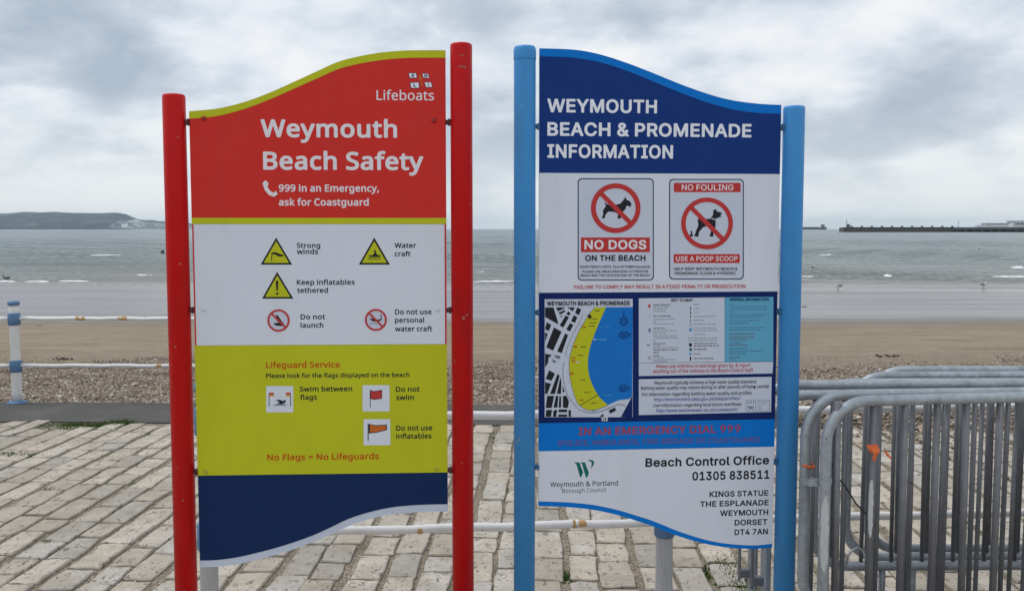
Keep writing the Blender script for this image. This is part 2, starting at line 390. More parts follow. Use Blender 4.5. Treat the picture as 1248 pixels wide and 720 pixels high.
for j, dy in enumerate((0.0, 0.3, 0.7, 1.15)):
    for x in xs: vv.append((x, edge_y(x) + dy, 0.012 - 0.05 * dy))
for x in xs: vv.append((x, edge_y(x) + 1.15, -0.6))
for j in range(4):
    for i in range(nx - 1): ff.append((j * nx + i, j * nx + i + 1, (j + 1) * nx + i + 1, (j + 1) * nx + i))
tag(pyd('asphalt_path', vv, ff, M['asphalt']), kind='structure')
def beach_z(y):
    return np.interp(y, [8.0, 8.8, 10.5, 14.5, 27, 40, 47, 53, 62, 90], [-0.075, -0.075, -0.19, -0.44, -1.07, -1.40, -1.468, -1.50, -1.8, -2.6])
ys = np.concatenate([np.linspace(8.3, 16, 110), np.linspace(16.15, 48, 130), np.linspace(49, 90, 15)])
U = np.linspace(-1, 1, 260)
vv = []
Yg, Ug = np.meshgrid(ys, U, indexing='ij'); Xg = Ug * (Yg * 1.1 + 8)
amp = np.interp(Yg, [8.3, 9, 13, 20, 30, 48], [0.0, 0.02, 0.03, 0.022, 0.006, 0.003])
Zg = beach_z(Yg) + amp * (fnoise(Xg, Yg, 1.0) * .6 + fnoise(Xg, Yg, 2.7) * .4)
Zg = Zg + np.interp(Yg, [30, 38, 60], [0, .012, .02]) * (np.sin(Yg * 1.15 + 1.4 * np.sin(Xg * .09) + .6 * np.sin(Xg * .31)) + .6 * np.sin(Xg * .21 + Yg * .4))
def gridfaces(a, b):
    i, j = np.meshgrid(np.arange(a - 1), np.arange(b - 1), indexing='ij'); k = (i * b + j).ravel()
    return np.stack([k, k + 1, k + b + 1, k + b], 1)
def npmesh(name, v, f, mats, parent=None, smooth=True):
    me = bpy.data.meshes.new(name); n = len(v); k = f.shape[1]
    me.vertices.add(n); me.vertices.foreach_set('co', np.asarray(v, dtype=np.float32).ravel())
    me.loops.add(f.size); me.loops.foreach_set('vertex_index', f.astype(np.int32).ravel())
    me.polygons.add(len(f)); me.polygons.foreach_set('loop_start', np.arange(0, f.size, k, dtype=np.int32))
    try: me.polygons.foreach_set('loop_total', np.full(len(f), k, dtype=np.int32))
    except Exception: pass
    me.update(calc_edges=True); me.polygons.foreach_set('use_smooth', np.full(len(f), smooth)); me.validate()
    return link(name, me, mats, parent)
tag(npmesh('beach', np.stack([Xg, Yg, Zg], -1).reshape(-1, 3), gridfaces(*Xg.shape)[:, ::-1], M['beach']), kind='structure')
# sea: real waves near the shore, one sheet on to the horizon
inv = np.linspace(1 / 45.0, 1 / 420.0, 420); ys = 1 / inv
U = np.linspace(-1, 1, 420); Yg, Ug = np.meshgrid(ys, U, indexing='ij'); Xg = Ug * (Yg * 0.85 + 12)
wob = 2.2 * np.sin(Xg * 0.043 + 1) + 1.1 * np.sin(Xg * 0.13 + Yg * 0.03 + 2) + 0.5 * np.sin(Xg * 0.37)
sw = np.zeros_like(Xg)
for a, lam, ang, ph in ((0.075, 9.5, 0.05, 0), (0.06, 6.1, -0.16, 1), (0.045, 3.7, 0.25, 2), (0.03, 2.3, -0.4, 3), (0.022, 1.5, 0.6, 4)):
    k = 2 * math.pi / lam; q = np.sin(k * (Yg * math.cos(ang) + Xg * math.sin(ang)) + wob * (3.0 / lam + .3) + ph)
    env = 0.55 + 0.45 * np.sin(Xg * 0.31 / lam + Yg * 0.21 / lam + ph * 1.7)
    sw += a * (np.abs(q) * 2 - 1) * -env if lam < 3 else a * q * env
fade = np.interp(Yg, [45, 49, 58, 300, 420], [0.04, 0.15, 1.5, 1.7, 0.0]); fade[:, 0] = 0; fade[:, -1] = 0
Zg = SEA + 0.0 + sw * fade
vsea = np.stack([Xg, Yg, Zg], -1).reshape(-1, 3); fsea = gridfaces(*Xg.shape)[:, ::-1]
R = 14000.0; X1 = 420 * .85 + 12
base = len(vsea)
ext = np.array([(-R, 420, SEA), (-X1, 420, SEA), (X1, 420, SEA), (R, 420, SEA), (-R, R, SEA), (R, R, SEA), (-R, 45, SEA), (R, 45, SEA), (-45 * .85 - 12, 45, SEA), (45 * .85 + 12, 45, SEA)])
vsea = np.concatenate([vsea, ext])
fe = np.array([[base + 0, base + 3, base + 5, base + 4], [base + 6, base + 8, base + 1, base + 0], [base + 9, base + 7, base + 3, base + 2]])
tag(npmesh('sea', vsea, np.concatenate([fsea, fe]), M['sea']), kind='structure')
# land beside the beach grid so that the shore does not end in nothing
tag(pyd('sea_bed', [(-14000, 90, -6), (14000, 90, -6), (14000, 14000, -6), (-14000, 14000, -6)], [(0, 1, 2, 3)], M['beach']), kind='structure')

# pebbles
def pebbles(name, pts, sizes, mat, parent=None):
    n = len(pts)
    oct_v = np.array([(1, 0, 0), (0, 1, 0), (-1, 0, 0), (0, -1, 0), (0, 0, 1), (0, 0, -1)], float)
    oct_f = np.array([(0, 1, 4), (1, 2, 4), (2, 3, 4), (3, 0, 4), (1, 0, 5), (2, 1, 5), (3, 2, 5), (0, 3, 5)])
    a = rng.uniform(0, 6.28, n); ca, sa = np.cos(a), np.sin(a)
    S = sizes[:, None] * rng.uniform(0.6, 1.15, (n, 3)) * np.array([1, 0.8, 0.5])
    V = oct_v[None] * S[:, None]; V = V + rng.normal(0, 0.12, V.shape) * sizes[:, None, None]
    X = V[..., 0] * ca[:, None] - V[..., 1] * sa[:, None]; Y = V[..., 0] * sa[:, None] + V[..., 1] * ca[:, None]
    V = np.stack([X, Y, V[..., 2]], -1) + pts[:, None]
    Fc = (oct_f[None] + (np.arange(n) * 6)[:, None, None]).reshape(-1, 3)
    return npmesh(name, V.reshape(-1, 3), Fc, mat, parent, True)
n = 190000
inv = rng.uniform(1 / 15.5, 1 / 8.66, n); y = 1 / inv
x = rng.uniform(-1, 1, n) * (y * 0.62 + 1.5)
edge = 13.6 + 1.0 * np.sin(x * 0.9) + 0.6 * np.sin(x * 2.3 + 1) + rng.normal(0, 0.5, n)
ok = (y < edge); x, y = x[ok], y[ok]
z = beach_z(y) + rng.uniform(0.0, 0.012, len(x)) + 0.02 * fnoise(x, y, 1.0) * .6
tag(pebbles('shingle', np.stack([x, y, z], 1), rng.gamma(4, 0.0027, len(x)) + 0.005, M['pebble']), 'brown and white shingle covering the top of the beach', 'shingle', kind='stuff')
# shingle thrown over the paving on the right, behind the barriers
n = 9000; x = rng.uniform(1.6, 6.5, n); y = edge_y(x) + 1.1 - np.abs(rng.normal(0, 1.0, n)) * np.clip((x - 1.2) / 2.0, 0.1, 1.0)
ok = (y > 5.6)
x, y = x[ok], y[ok]
tag(pebbles('scattered_shingle', np.stack([x, y, np.full(len(x), 0.016)], 1), rng.gamma(3, 0.005, len(x)) + 0.005, M['pebble']), 'loose shingle washed over the paving behind the grey barriers', 'shingle', kind='stuff')
# grit and shell bits lying in the joints
n = 6500; y = 1 / rng.uniform(1 / 7.5, 1 / 2.0, n); x = rng.uniform(-1, 1, n) * (y * 0.65 + 0.6)
def shellmat():
    m, t, b, pos, g = newmat('shell grit')
    L(t, ramp(t, g.outputs['Random Per Island'], [(0.0, (0.30, 0.25, 0.19)), (0.4, (0.20, 0.17, 0.13)), (0.66, (0.42, 0.37, 0.3)), (0.86, (0.8, 0.78, 0.74)), (0.95, (0.25, 0.14, 0.08))], 'CONSTANT'), b.inputs['Base Color']); return m
tag(pebbles('grit', np.stack([x, y, np.full(n, 0.002)], 1), rng.gamma(3, 0.0014, n) + 0.0018, shellmat()), 'pale shell grit lying in the joints between the setts', 'grit', kind='stuff')

n = 5200; y = 1 / rng.uniform(1 / 7.5, 1 / 2.0, n); x = rng.uniform(-1, 1, n) * (y * 0.65 + 0.6)
tag(pebbles('sand_crumbs', np.stack([x, y, np.full(n, 0.0155)], 1), rng.gamma(2, 0.0011, n) + 0.0012, M['pebble']), 'crumbs of sand and mortar trodden over the pale setts', 'sand', kind='stuff')
# setts, each rough hewn and worn a little differently
def sett_mesh(k):
    r = random.Random(100 + k); a, b = 0.5, 0.5
    out = []
    for (x, y) in ((-1, -1), (-.35, -1), (.35, -1), (1, -1), (1, -.1), (1, 1), (.3, 1), (-.35, 1), (-1, 1), (-1, .15)):
        out.append((x * a + r.uniform(-.055, .055) - (0.03 * x if abs(y) == 1 and abs(x) == 1 else 0), y * b + r.uniform(-.025, .025) - (0.012 * y if abs(y) == 1 and abs(x) == 1 else 0)))
    ti = (r.uniform(-.004, .004), r.uniform(-.004, .004))
    v = [(x, y, -0.02) for x, y in out]
    v += [(x, y, 0.0095 + r.uniform(-.002, .002)) for x, y in out]
    v += [(x * 0.93, y * 0.965, 0.0145 + ti[0] * x + ti[1] * y + r.uniform(-.0015, .0015)) for x, y in out]
    v.append((0, 0, 0.0155)); n = 10
    f = []
    for i in range(n):
        j = (i + 1) % n; f += [(i, j, n + j, n + i), (n + i, n + j, 2 * n + j, 2 * n + i), (2 * n + i, 2 * n + j, 3 * n)]
    return v, f
variants = [sett_mesh(k) for k in range(16)]
vmesh = []
for k, (v, f) in enumerate(variants):
    me = bpy.data.meshes.new('sett'); me.from_pydata(v, [], f); me.materials.append(M['sett']); me.update(); vmesh.append(me)
yaw = -math.atan(44 / F)
setts = []
pitch = 0.168
for ci in range(-52, 60):
    r = random.Random(ci * 13 + 5)
    cx = ci * pitch + .012 * math.sin(ci * 2.4); yy = 0.6 + r.uniform(0, .35)
    nxt_ = (ci + 1) * pitch + .012 * math.sin((ci + 1) * 2.4); prv_ = (ci - 1) * pitch + .012 * math.sin((ci - 1) * 2.4)
    wd = (nxt_ - prv_) / 2 - r.uniform(.016, .034)
    while yy < 9:
        ln = r.choice((r.uniform(.19, .26), r.uniform(.24, .32), r.uniform(.30, .40)))
        c = Vector((cx + r.uniform(-.006, .006), yy + ln / 2, 0)); c.rotate(Matrix.Rotation(yaw, 3, 'Z').to_euler())
        rz = yaw + r.uniform(-.035, .035)
        fin = edge_y(c.x) - c.y
        if fin > ln / 2 - 0.06:
            setts.append((c, rz, wd * r.uniform(.95, 1.04), ln, r.randrange(16), r.uniform(-.0035, .0035), r.random() < .5))
        yy += ln + r.uniform(.008, .026)
PANELS = [(196, 40, 578, 640), (626, 50, 982, 640)]
def score(s):
    c = s[0]; px, py = proj(c)
    if c.y < 3.2: return -1
    if px < -12 or px > 1260 or py > 735: return -1
    if 240 < px < 545 and py < 612: return -1
    if 660 < px < 945 and py < 605: return -1
    d = c.y; return s[2] * s[3] * F * F * EYE / d ** 3
order = sorted(range(len(setts)), key=lambda i: -score(setts[i]))
single = set(i for i in order[:300] if score(setts[i]) > 0)
mb = MB(); nn = 0
for i, (c, rz, wd, ln, k, dz, fl) in enumerate(setts):
    if i in single:
        o = bpy.data.objects.new('sett', vmesh[k]); C.objects.link(o); o.parent = paving
        o.location = (c.x, c.y, dz); o.rotation_euler = (0, 0, rz + (math.pi if fl else 0)); o.scale = (wd, ln, 1)
    else:
        ca, sa = math.cos(rz), math.sin(rz); v, f = variants[k]
        mb.add([(c.x + x * wd * ca - y * ln * sa, c.y + x * wd * sa + y * ln * ca, z + dz) for x, y, z in v], f)
print('setts', len(setts), 'single', len(single))
tag(mb.build('remaining_setts', M['sett_stuff'], paving), kind='stuff')

# moss and grass tufts
def tufts(name, spots, label):
    v = []; f = []
    for (x, y, rx, ry, n, h) in spots:
        for _ in range(n):
            a = x + random.gauss(0, rx); b = y + random.gauss(0, ry); g = random.uniform(0, 6.28); w_ = random.uniform(.003, .007); hh = h * random.uniform(.4, 1)
            k = len(v); dx, dy = math.cos(g) * w_, math.sin(g) * w_
            v += [(a - dx, b - dy, 0.0), (a + dx, b + dy, 0.0), (a + random.uniform(-.012, .012), b + random.uniform(-.012, .012), hh)]
            f.append((k, k + 1, k + 2))
    return tag(pyd(name, v, f, M['grass']), label, 'grass', kind='stuff')
def gp(px, py):
    r = ray(px, py); t = -EYE / r.z; return r.x * t, r.y * t
sp = []
for px, py, rx, ry, n, h in ((88, 518, .05, .03, 160, .03), (118, 519, .08, .04, 260, .03), (147, 517, .06, .04, 360, .045), (110, 523, .2, .06, 200, .03), (20, 556, .09, .04, 260, .035), (48, 518, .15, .03, 150, .02), (168, 528, .05, .08, 160, .025),
                             (690, 704, .02, .03, 120, .022), (892, 700, .03, .12, 420, .03), (905, 716, .04, .06, 300, .03), (862, 700, .012, .05, 100, .02), (876, 684, .015, .05, 120, .022), (1180, 640, .05, .1, 160, .02), (596, 532, .05, .1, 60, .02)):
    gx, gy = gp(px, py); sp.append((gx, gy, rx, ry, n, h))
tufts('moss', sp, 'green moss and grass growing along joints and the paving edge')

# ------------------------------------------------------------------ signs
class Sign:
    def __init__(s, name, label, DL, DR, xl, xr):
        A = at(xl, 279, DL); B = at(xr, 279, DR)
        s.W = math.hypot(B.x - A.x, B.y - A.y); s.rz = math.atan2(B.y - A.y, B.x - A.x)
        s.o = empty(name, (A.x, A.y, 0), s.rz); s.A = A
        s.d = Vector((math.cos(s.rz), math.sin(s.rz), 0)); s.n = Vector((-math.sin(s.rz), math.cos(s.rz), 0))
        tag(s.o, label, 'sign')
    def uv(s, px, py):
        r = ray(px, py); t = (s.A.dot(s.n)) / r.dot(s.n); q = r * t
        return (Vector((q.x, q.y, 0)) - Vector((s.A.x, s.A.y, 0))).dot(s.d), EYE + q.z
def plate(S, name, pts, mat, y0, y1, parent=None, uv=False):
    P = pts if uv else [S.uv(*p) for p in pts]
    bm = bmesh.new(); vs = [bm.verts.new((u, y0, z)) for u, z in P]; vb = [bm.verts.new((u, y1, z)) for u, z in P]
    bm.faces.new(vs); bm.faces.new(vb[::-1]); n = len(P)
    for i in range(n): bm.faces.new((vs[i], vb[i], vb[(i + 1) % n], vs[(i + 1) % n]))
    bmesh.ops.recalc_face_normals(bm, faces=bm.faces)
    me = bpy.data.meshes.new(name); bm.to_mesh(me); bm.free(); return link(name, me, mat, parent or S.o)
class Print:                                   # flat print: polygons in several inks, as one mesh
    def __init__(s, S, y): s.S = S; s.y = y; s.v = []; s.f = []; s.m = []; s.mats = []
    def mi(s, mat):
        if mat not in s.mats: s.mats.append(mat)
        return s.mats.index(mat)
    def poly(s, pts, mat, lay=0):
        from mathutils.geometry import tessellate_polygon
        P = [s.S.uv(*p) for p in pts]; o = len(s.v); y = s.y - lay * 0.0003
        s.v += [(u, y, z) for u, z in P]
        for t in tessellate_polygon([[Vector((u, z, 0)) for u, z in P]]):
            a, b, c = [P[i] for i in t]
            cr = (b[0] - a[0]) * (c[1] - a[1]) - (b[1] - a[1]) * (c[0] - a[0])
            t = tuple(t) if cr > 0 else (t[0], t[2], t[1])
            s.f.append(tuple(o + i for i in t)); s.m.append(s.mi(mat))
    def rect(s, x0, y0, x1, y1, mat, lay=0): s.poly([(x0, y0), (x1, y0), (x1, y1), (x0, y1)], mat, lay)
    def rrect(s, x0, y0, x1, y1, r, mat, lay=0, n=5):
        p = []
        for cx, cy, a0 in ((x1 - r, y0 + r, -90), (x1 - r, y1 - r, 0), (x0 + r, y1 - r, 90), (x0 + r, y0 + r, 180)):
            for k in range(n + 1):
                a = math.radians(a0 + 90 * k / n); p.append((cx + r * math.cos(a), cy + r * math.sin(a)))
        s.poly(p, mat, lay)
    def disc(s, cx, cy, r, mat, lay=0, n=36): s.poly([(cx + r * math.cos(2 * math.pi * k / n), cy + r * math.sin(2 * math.pi * k / n)) for k in range(n)], mat, lay)
    def ring(s, cx, cy, r1, r0, mat, lay=0, n=48):
        for k in range(n):
            a, b = 2 * math.pi * k / n, 2 * math.pi * (k + 1) / n
            s.poly([(cx + r0 * math.cos(a), cy + r0 * math.sin(a)), (cx + r1 * math.cos(a), cy + r1 * math.sin(a)), (cx + r1 * math.cos(b), cy + r1 * math.sin(b)), (cx + r0 * math.cos(b), cy + r0 * math.sin(b))], mat, lay)
    def line(s, pts, w_, mat, lay=0):
        for (a, b) in zip(pts[:-1], pts[1:]):
            dx, dy = b[0] - a[0], b[1] - a[1]; l = math.hypot(dx, dy) or 1; nx_, ny_ = -dy / l * w_ / 2, dx / l * w_ / 2
            s.poly([(a[0] + nx_, a[1] + ny_), (b[0] + nx_, b[1] + ny_), (b[0] - nx_, b[1] - ny_), (a[0] - nx_, a[1] - ny_)], mat, lay)
    def greek(s, x0, x1, y, h, mat, lay=0, seed=0, tilt=0.0):   # print too small to read in the photograph: word-long strokes
        r = random.Random(seed * 77 + int(y * 10)); x = x0
        while x < x1 - 0.6:
            l = min(r.uniform(1.5, 6), x1 - x)
            yy = y + tilt * (x - x0); s.rect(x, yy - h, x + l, yy, mat, lay); x += l + r.uniform(.7, 1.1)
    def build(s, name, parent):
        return pyd(name, s.v, s.f, s.mats, parent, False, s.m)
# letter outlines: [advance, contours] in thousandths of an em
GLYPHS = {
 'A': {
  ' ': [187,[]],
  '&': [472,[[146,-27,198,-32,238,-28,286,-14,326,6,348,-19,358,-24,438,-25,454,-19,463,-3,459,13,400,85,419,133,428,165,432,213,429,237,421,245,406,249,350,249,335,245,324,229,322,197,318,185,255,261,302,300,329,333,345,373,348,413,339,453,314,493,278,520,230,536,182,538,134,526,94,501,68,469,58,445,52,421,52,373,65,333,95,285,97,277,62,248,38,221,20,189,11,157,9,125,14,93,26,61,41,37,62,14,86,-3,118,-19],[166,75,150,82,134,96,126,109,122,133,125,149,134,165,166,195,254,93,246,85,214,73,190,72],[190,347,182,351,165,381,162,397,164,413,174,427,182,432,198,436,214,434,225,429,233,421,236,397,222,373]]],
  '0': [478,[[181,-27,228,-32,268,-28,308,-14,340,5,371,37,396,77,414,125,425,173,430,237,428,309,417,373,400,421,378,461,342,501,300,527,260,538,220,540,180,535,140,520,108,498,81,469,57,429,41,389,28,333,23,269,26,197,35,141,52,89,76,45,104,13,140,-12],[212,76,196,81,179,93,166,109,153,133,138,197,135,277,145,349,164,396,188,423,204,431,228,434,252,430,268,421,284,405,298,381,309,349,315,317,318,229,308,157,287,109,268,88,252,79,236,75]]],
  '1': [478,[[62,-20,80,-25,392,-25,406,-20,413,-12,416,-4,416,52,415,60,408,72,392,80,304,80,301,84,301,508,296,524,284,532,190,532,72,448,63,436,61,356,69,340,80,333,96,335,184,399,187,396,187,84,184,80,176,80,80,80,64,76,55,68,51,52,52,-4]]],
  '3': [478,[[167,-27,208,-32,248,-30,288,-22,318,-11,345,5,373,29,392,53,408,85,416,117,418,157,410,197,396,229,376,257,352,279,320,298,288,309,279,317,396,453,397,509,392,525,384,531,368,534,72,534,56,529,46,517,45,453,48,441,56,431,72,427,224,427,231,421,134,309,132,245,136,234,152,223,224,221,259,213,288,193,302,165,304,149,302,125,289,101,264,83,232,75,192,77,160,90,142,109,132,141,120,154,40,156,24,146,19,133,25,93,38,61,54,37,79,13,104,-4,136,-18]]],
  '4': [478,[[267,-20,284,-25,340,-25,356,-21,364,-14,367,-4,368,76,372,80,420,81,428,85,437,100,438,164,431,180,420,187,372,188,368,196,367,324,363,332,348,342,276,342,261,332,257,316,257,196,253,188,154,188,155,196,334,500,336,508,332,522,316,533,244,533,227,524,15,164,15,100,28,84,44,80,252,80,256,76,257,-4]]],
  '5': [478,[[174,-27,208,-31,248,-30,280,-24,312,-11,344,9,368,31,389,61,404,93,416,149,412,205,396,253,383,277,364,301,328,331,280,352,224,358,192,355,168,348,165,357,172,421,176,426,368,427,384,434,391,453,391,509,385,525,376,532,96,534,80,528,72,517,42,253,48,237,64,228,128,221,136,222,160,238,184,247,216,252,240,249,264,239,280,226,294,205,301,181,301,141,288,109,264,86,232,75,200,77,168,93,152,115,144,143,128,155,56,155,43,149,37,141,36,117,43,85,53,61,69,37,88,17,114,-3,144,-18]]],
  '7': [478,[[82,-20,98,-25,170,-24,187,-12,412,436,416,452,416,508,410,524,402,531,386,534,66,534,50,531,42,524,37,508,37,452,42,437,50,430,66,427,274,427,281,420,75,12,72,-4]]],
  '8': [478,[[174,-27,216,-32,264,-29,304,-20,336,-7,368,14,397,45,415,77,424,109,424,157,414,197,392,235,358,269,385,301,397,325,404,349,406,397,396,437,376,472,344,504,304,526,264,537,224,540,184,537,152,528,120,512,95,493,72,467,56,437,47,405,46,365,52,333,72,294,94,269,56,229,36,189,27,141,32,93,50,53,80,18,124,-11],[200,76,168,88,147,109,142,125,140,141,143,157,150,173,174,197,208,209,248,208,280,196,297,181,309,157,311,133,304,108,288,91,264,79,232,74],[208,316,184,325,174,333,163,349,158,381,165,405,184,424,208,433,240,434,264,427,280,415,291,397,294,373,289,349,277,333,256,320,232,315]]],
  '9': [478,[[115,-20,132,-25,204,-25,220,-16,358,188,385,236,404,284,412,324,413,364,407,404,395,436,376,468,348,498,316,520,284,532,252,539,212,540,172,533,140,521,108,501,82,476,60,444,47,412,39,364,40,324,49,284,69,244,92,217,124,193,156,179,204,170,213,164,109,12,106,-4],[196,274,172,291,156,316,150,356,157,388,172,412,196,429,220,435,252,431,276,417,296,388,302,356,297,316,282,292,260,275,228,268]]],
  'A': [504,[[2,-20,12,-25,84,-25,100,-20,110,-4,149,108,156,117,324,117,372,-10,380,-20,396,-25,460,-25,476,-21,485,-12,488,-4,485,12,300,515,296,524,285,532,196,533,180,522,-6,12,-8,-4],[196,224,191,228,236,362,244,352,287,228,276,224]]],
  'B': [481,[[45,-20,64,-25,256,-25,304,-20,344,-9,376,7,402,28,420,52,435,84,442,116,443,148,438,180,430,204,416,228,395,252,374,268,398,292,416,324,423,364,420,404,411,436,394,468,371,492,344,511,304,526,256,533,56,533,40,524,35,508,35,4,38,-12],[152,82,150,92,150,196,152,206,272,204,304,189,325,164,329,148,329,124,320,106,304,92,264,83],[152,312,150,316,150,420,152,425,264,425,288,416,304,399,310,380,309,356,296,332,280,320,248,311]]],
  'C': [535,[[215,-27,268,-32,316,-27,356,-16,399,5,436,35,464,69,485,109,498,157,492,176,476,185,404,185,395,181,387,173,372,133,348,105,312,85,268,78,228,83,196,98,167,125,148,154,136,189,130,221,129,269,133,309,143,341,159,373,179,397,204,415,228,425,260,431,292,429,324,419,346,405,362,389,377,365,388,333,404,324,476,323,492,333,497,341,495,365,482,405,466,437,441,469,412,495,380,515,348,528,308,537,252,540,204,533,164,519,120,493,85,461,57,421,34,373,20,317,15,253,19,197,32,141,53,93,84,49,123,13,164,-11]]],
  'D': [527,[[45,-20,64,-25,216,-25,256,-23,296,-17,336,-4,376,17,416,50,440,81,463,124,480,180,487,252,482,316,468,372,446,420,416,460,376,493,320,520,264,532,64,534,48,531,40,524,35,508,35,4,38,-12],[152,82,150,92,150,420,152,425,160,427,232,426,264,423,288,416,312,403,338,380,353,356,366,324,373,284,374,244,370,204,358,164,333,124,312,107,288,94,240,83]]],
  'E': [443,[[45,-20,64,-25,376,-25,390,-20,397,-12,400,-4,400,60,392,75,384,80,152,82,150,92,150,196,152,203,360,204,374,212,380,228,380,292,376,300,366,308,352,311,152,312,150,316,150,420,152,425,368,427,384,430,392,436,397,452,396,516,384,531,368,534,64,534,48,531,40,524,35,508,35,4,38,-12]]],
  'F': [435,[[45,-20,56,-25,128,-25,139,-20,146,-12,150,4,150,188,152,196,344,196,360,201,368,210,371,220,371,284,358,300,344,303,152,305,150,308,150,420,152,425,160,427,377,428,388,436,394,452,394,508,392,518,384,529,368,534,64,534,48,531,40,524,35,508,35,4,38,-12]]],
  'G': [545,[[216,-27,268,-32,316,-28,364,-14,402,5,436,32,467,69,487,109,498,149,503,189,502,261,492,276,476,281,284,281,270,277,262,269,258,253,258,197,260,188,268,179,284,174,384,173,386,165,381,149,364,120,345,101,316,86,292,80,260,78,236,82,212,90,192,101,174,117,147,157,136,189,129,229,129,269,133,309,142,341,159,373,179,397,204,416,228,426,260,431,292,428,317,421,340,408,356,392,372,369,388,333,404,324,476,324,492,331,498,341,496,365,483,405,466,437,440,469,412,494,380,514,348,527,308,537,260,540,212,535,164,520,119,493,84,461,56,421,34,373,20,317,15,253,19,197,32,141,53,93,84,48,122,13,164,-11]]],
  'H': [541,[[45,-20,56,-25,128,-25,139,-20,146,-12,150,4,150,204,160,207,360,207,366,204,367,4,370,-12,384,-24,400,-25,464,-24,479,-12,482,4,482,508,480,517,472,528,456,534,392,534,376,528,368,516,367,324,366,316,360,314,152,314,150,324,150,508,144,524,136,531,120,534,56,533,40,524,35,508,35,4,38,-12]]],
  'I': [325,[[16,-20,35,-25,267,-25,283,-21,291,-12,294,-4,294,52,291,69,275,81,211,82,208,92,208,420,211,426,219,427,275,427,289,436,294,452,294,508,291,521,283,530,267,534,27,533,11,524,7,516,6,452,12,436,27,427,83,427,91,425,93,420,93,84,27,82,11,72,6,60,6,-4]]],
  'K': [491,[[45,-20,56,-25,128,-25,139,-20,146,-12,150,4,150,156,192,202,200,199,357,-20,368,-25,448,-25,464,-20,470,-12,473,-4,470,12,277,284,280,292,467,492,473,508,472,516,464,528,448,534,368,534,352,531,152,316,150,324,150,508,144,524,136,531,120,534,56,533,40,524,35,508,35,4,38,-12]]],
  'L': [417,[[45,-20,64,-25,360,-25,376,-20,386,-4,386,60,377,76,368,81,150,84,150,508,144,524,128,533,56,533,40,524,36,516,35,4,38,-12]]],
  'M': [653,[[45,-20,56,-25,120,-25,136,-21,144,-11,147,4,147,252,152,269,261,-4,272,-21,288,-25,344,-25,356,-20,364,-12,472,264,477,260,479,244,479,4,482,-12,489,-20,504,-25,568,-25,584,-19,590,-12,593,4,593,508,592,516,584,527,568,534,480,534,464,530,457,524,320,171,312,164,171,524,160,532,144,534,56,533,40,524,35,508,35,4,38,-12]]],
  'N': [548,[[45,-20,56,-25,128,-25,144,-16,150,-4,150,316,152,324,368,-16,376,-23,392,-25,464,-25,480,-18,485,-12,488,4,488,508,480,527,464,534,400,534,384,529,375,516,374,204,368,190,152,528,136,534,64,534,48,531,40,524,35,508,35,4,38,-12]]],
  'O': [558,[[215,-27,268,-32,319,-27,364,-13,412,14,446,45,476,86,499,133,513,189,518,253,513,317,499,373,477,421,448,461,412,494,364,522,316,536,268,541,212,535,164,519,124,496,86,461,57,421,34,373,20,317,15,253,19,197,32,141,53,93,84,49,123,13,164,-11],[228,83,204,93,180,111,161,133,143,165,134,197,129,229,129,269,133,309,143,341,154,365,171,389,188,405,212,419,236,427,268,431,292,428,324,418,348,403,369,381,388,349,398,317,404,285,405,237,400,197,390,165,378,141,360,117,340,100,316,87,284,79,252,79]]],
  'P': [469,[[45,-20,56,-25,128,-25,139,-20,146,-12,150,4,150,156,152,159,264,162,320,174,344,185,372,204,392,224,408,247,422,276,431,316,433,356,428,396,418,428,400,460,376,487,344,509,296,527,248,533,56,533,40,524,35,508,35,4,38,-12],[152,267,150,276,150,420,152,426,256,425,280,419,301,404,315,380,319,340,312,308,296,286,280,276,256,269]]],
  'R': [473,[[45,-20,56,-25,128,-25,139,-20,146,-12,150,4,150,164,152,173,232,172,331,-12,338,-20,352,-25,432,-25,443,-20,450,-12,452,-4,450,12,349,196,389,228,413,260,428,300,434,348,430,396,413,444,384,482,352,507,311,524,256,533,56,533,40,524,35,508,35,4,38,-12],[152,281,150,284,150,420,152,426,256,426,280,420,304,404,317,380,320,340,312,313,296,295,280,287,256,281]]],
  'S': [471,[[168,-29,210,-34,258,-32,298,-25,338,-10,370,10,396,35,417,67,430,107,433,147,426,187,410,219,386,247,354,270,322,286,178,332,154,346,142,363,141,387,156,411,186,428,226,433,258,430,290,415,307,395,317,363,330,354,402,353,411,355,421,363,426,379,421,411,410,443,394,467,372,491,346,510,314,526,282,535,242,540,194,539,154,530,114,514,82,492,58,467,39,435,30,403,27,371,32,331,50,293,74,266,106,244,141,227,282,183,306,169,318,155,320,139,318,123,302,99,266,80,226,74,186,79,154,93,138,110,127,147,114,160,34,161,18,151,13,139,19,99,31,67,52,35,74,13,100,-5,130,-19]]],
  'T': [473,[[178,-20,196,-25,260,-25,271,-20,279,-12,282,4,282,420,284,425,292,427,412,427,428,429,436,436,442,452,441,516,428,531,412,534,36,534,20,531,8,516,7,452,12,437,20,430,36,427,156,427,164,426,168,420,168,4,171,-12]]],
  'U': [542,[[205,-28,240,-33,288,-32,320,-27,360,-14,393,4,423,28,444,52,463,84,477,124,482,172,482,508,477,524,466,532,392,534,376,527,369,516,368,180,364,148,349,116,328,96,296,81,264,77,224,80,192,94,169,116,153,148,149,180,149,508,144,524,128,533,56,533,40,524,36,516,35,172,38,140,45,108,68,60,104,19,152,-11]]],
  'W': [711,[[140,-20,156,-25,228,-25,244,-21,252,-12,340,311,348,299,434,-12,441,-20,452,-25,532,-25,548,-17,555,-4,693,500,693,516,689,524,678,532,668,534,604,534,595,532,584,524,492,177,404,516,396,527,380,534,308,534,292,529,284,520,196,189,188,198,102,524,92,532,76,534,12,533,-3,524,-7,516,-7,500,130,-4]]],
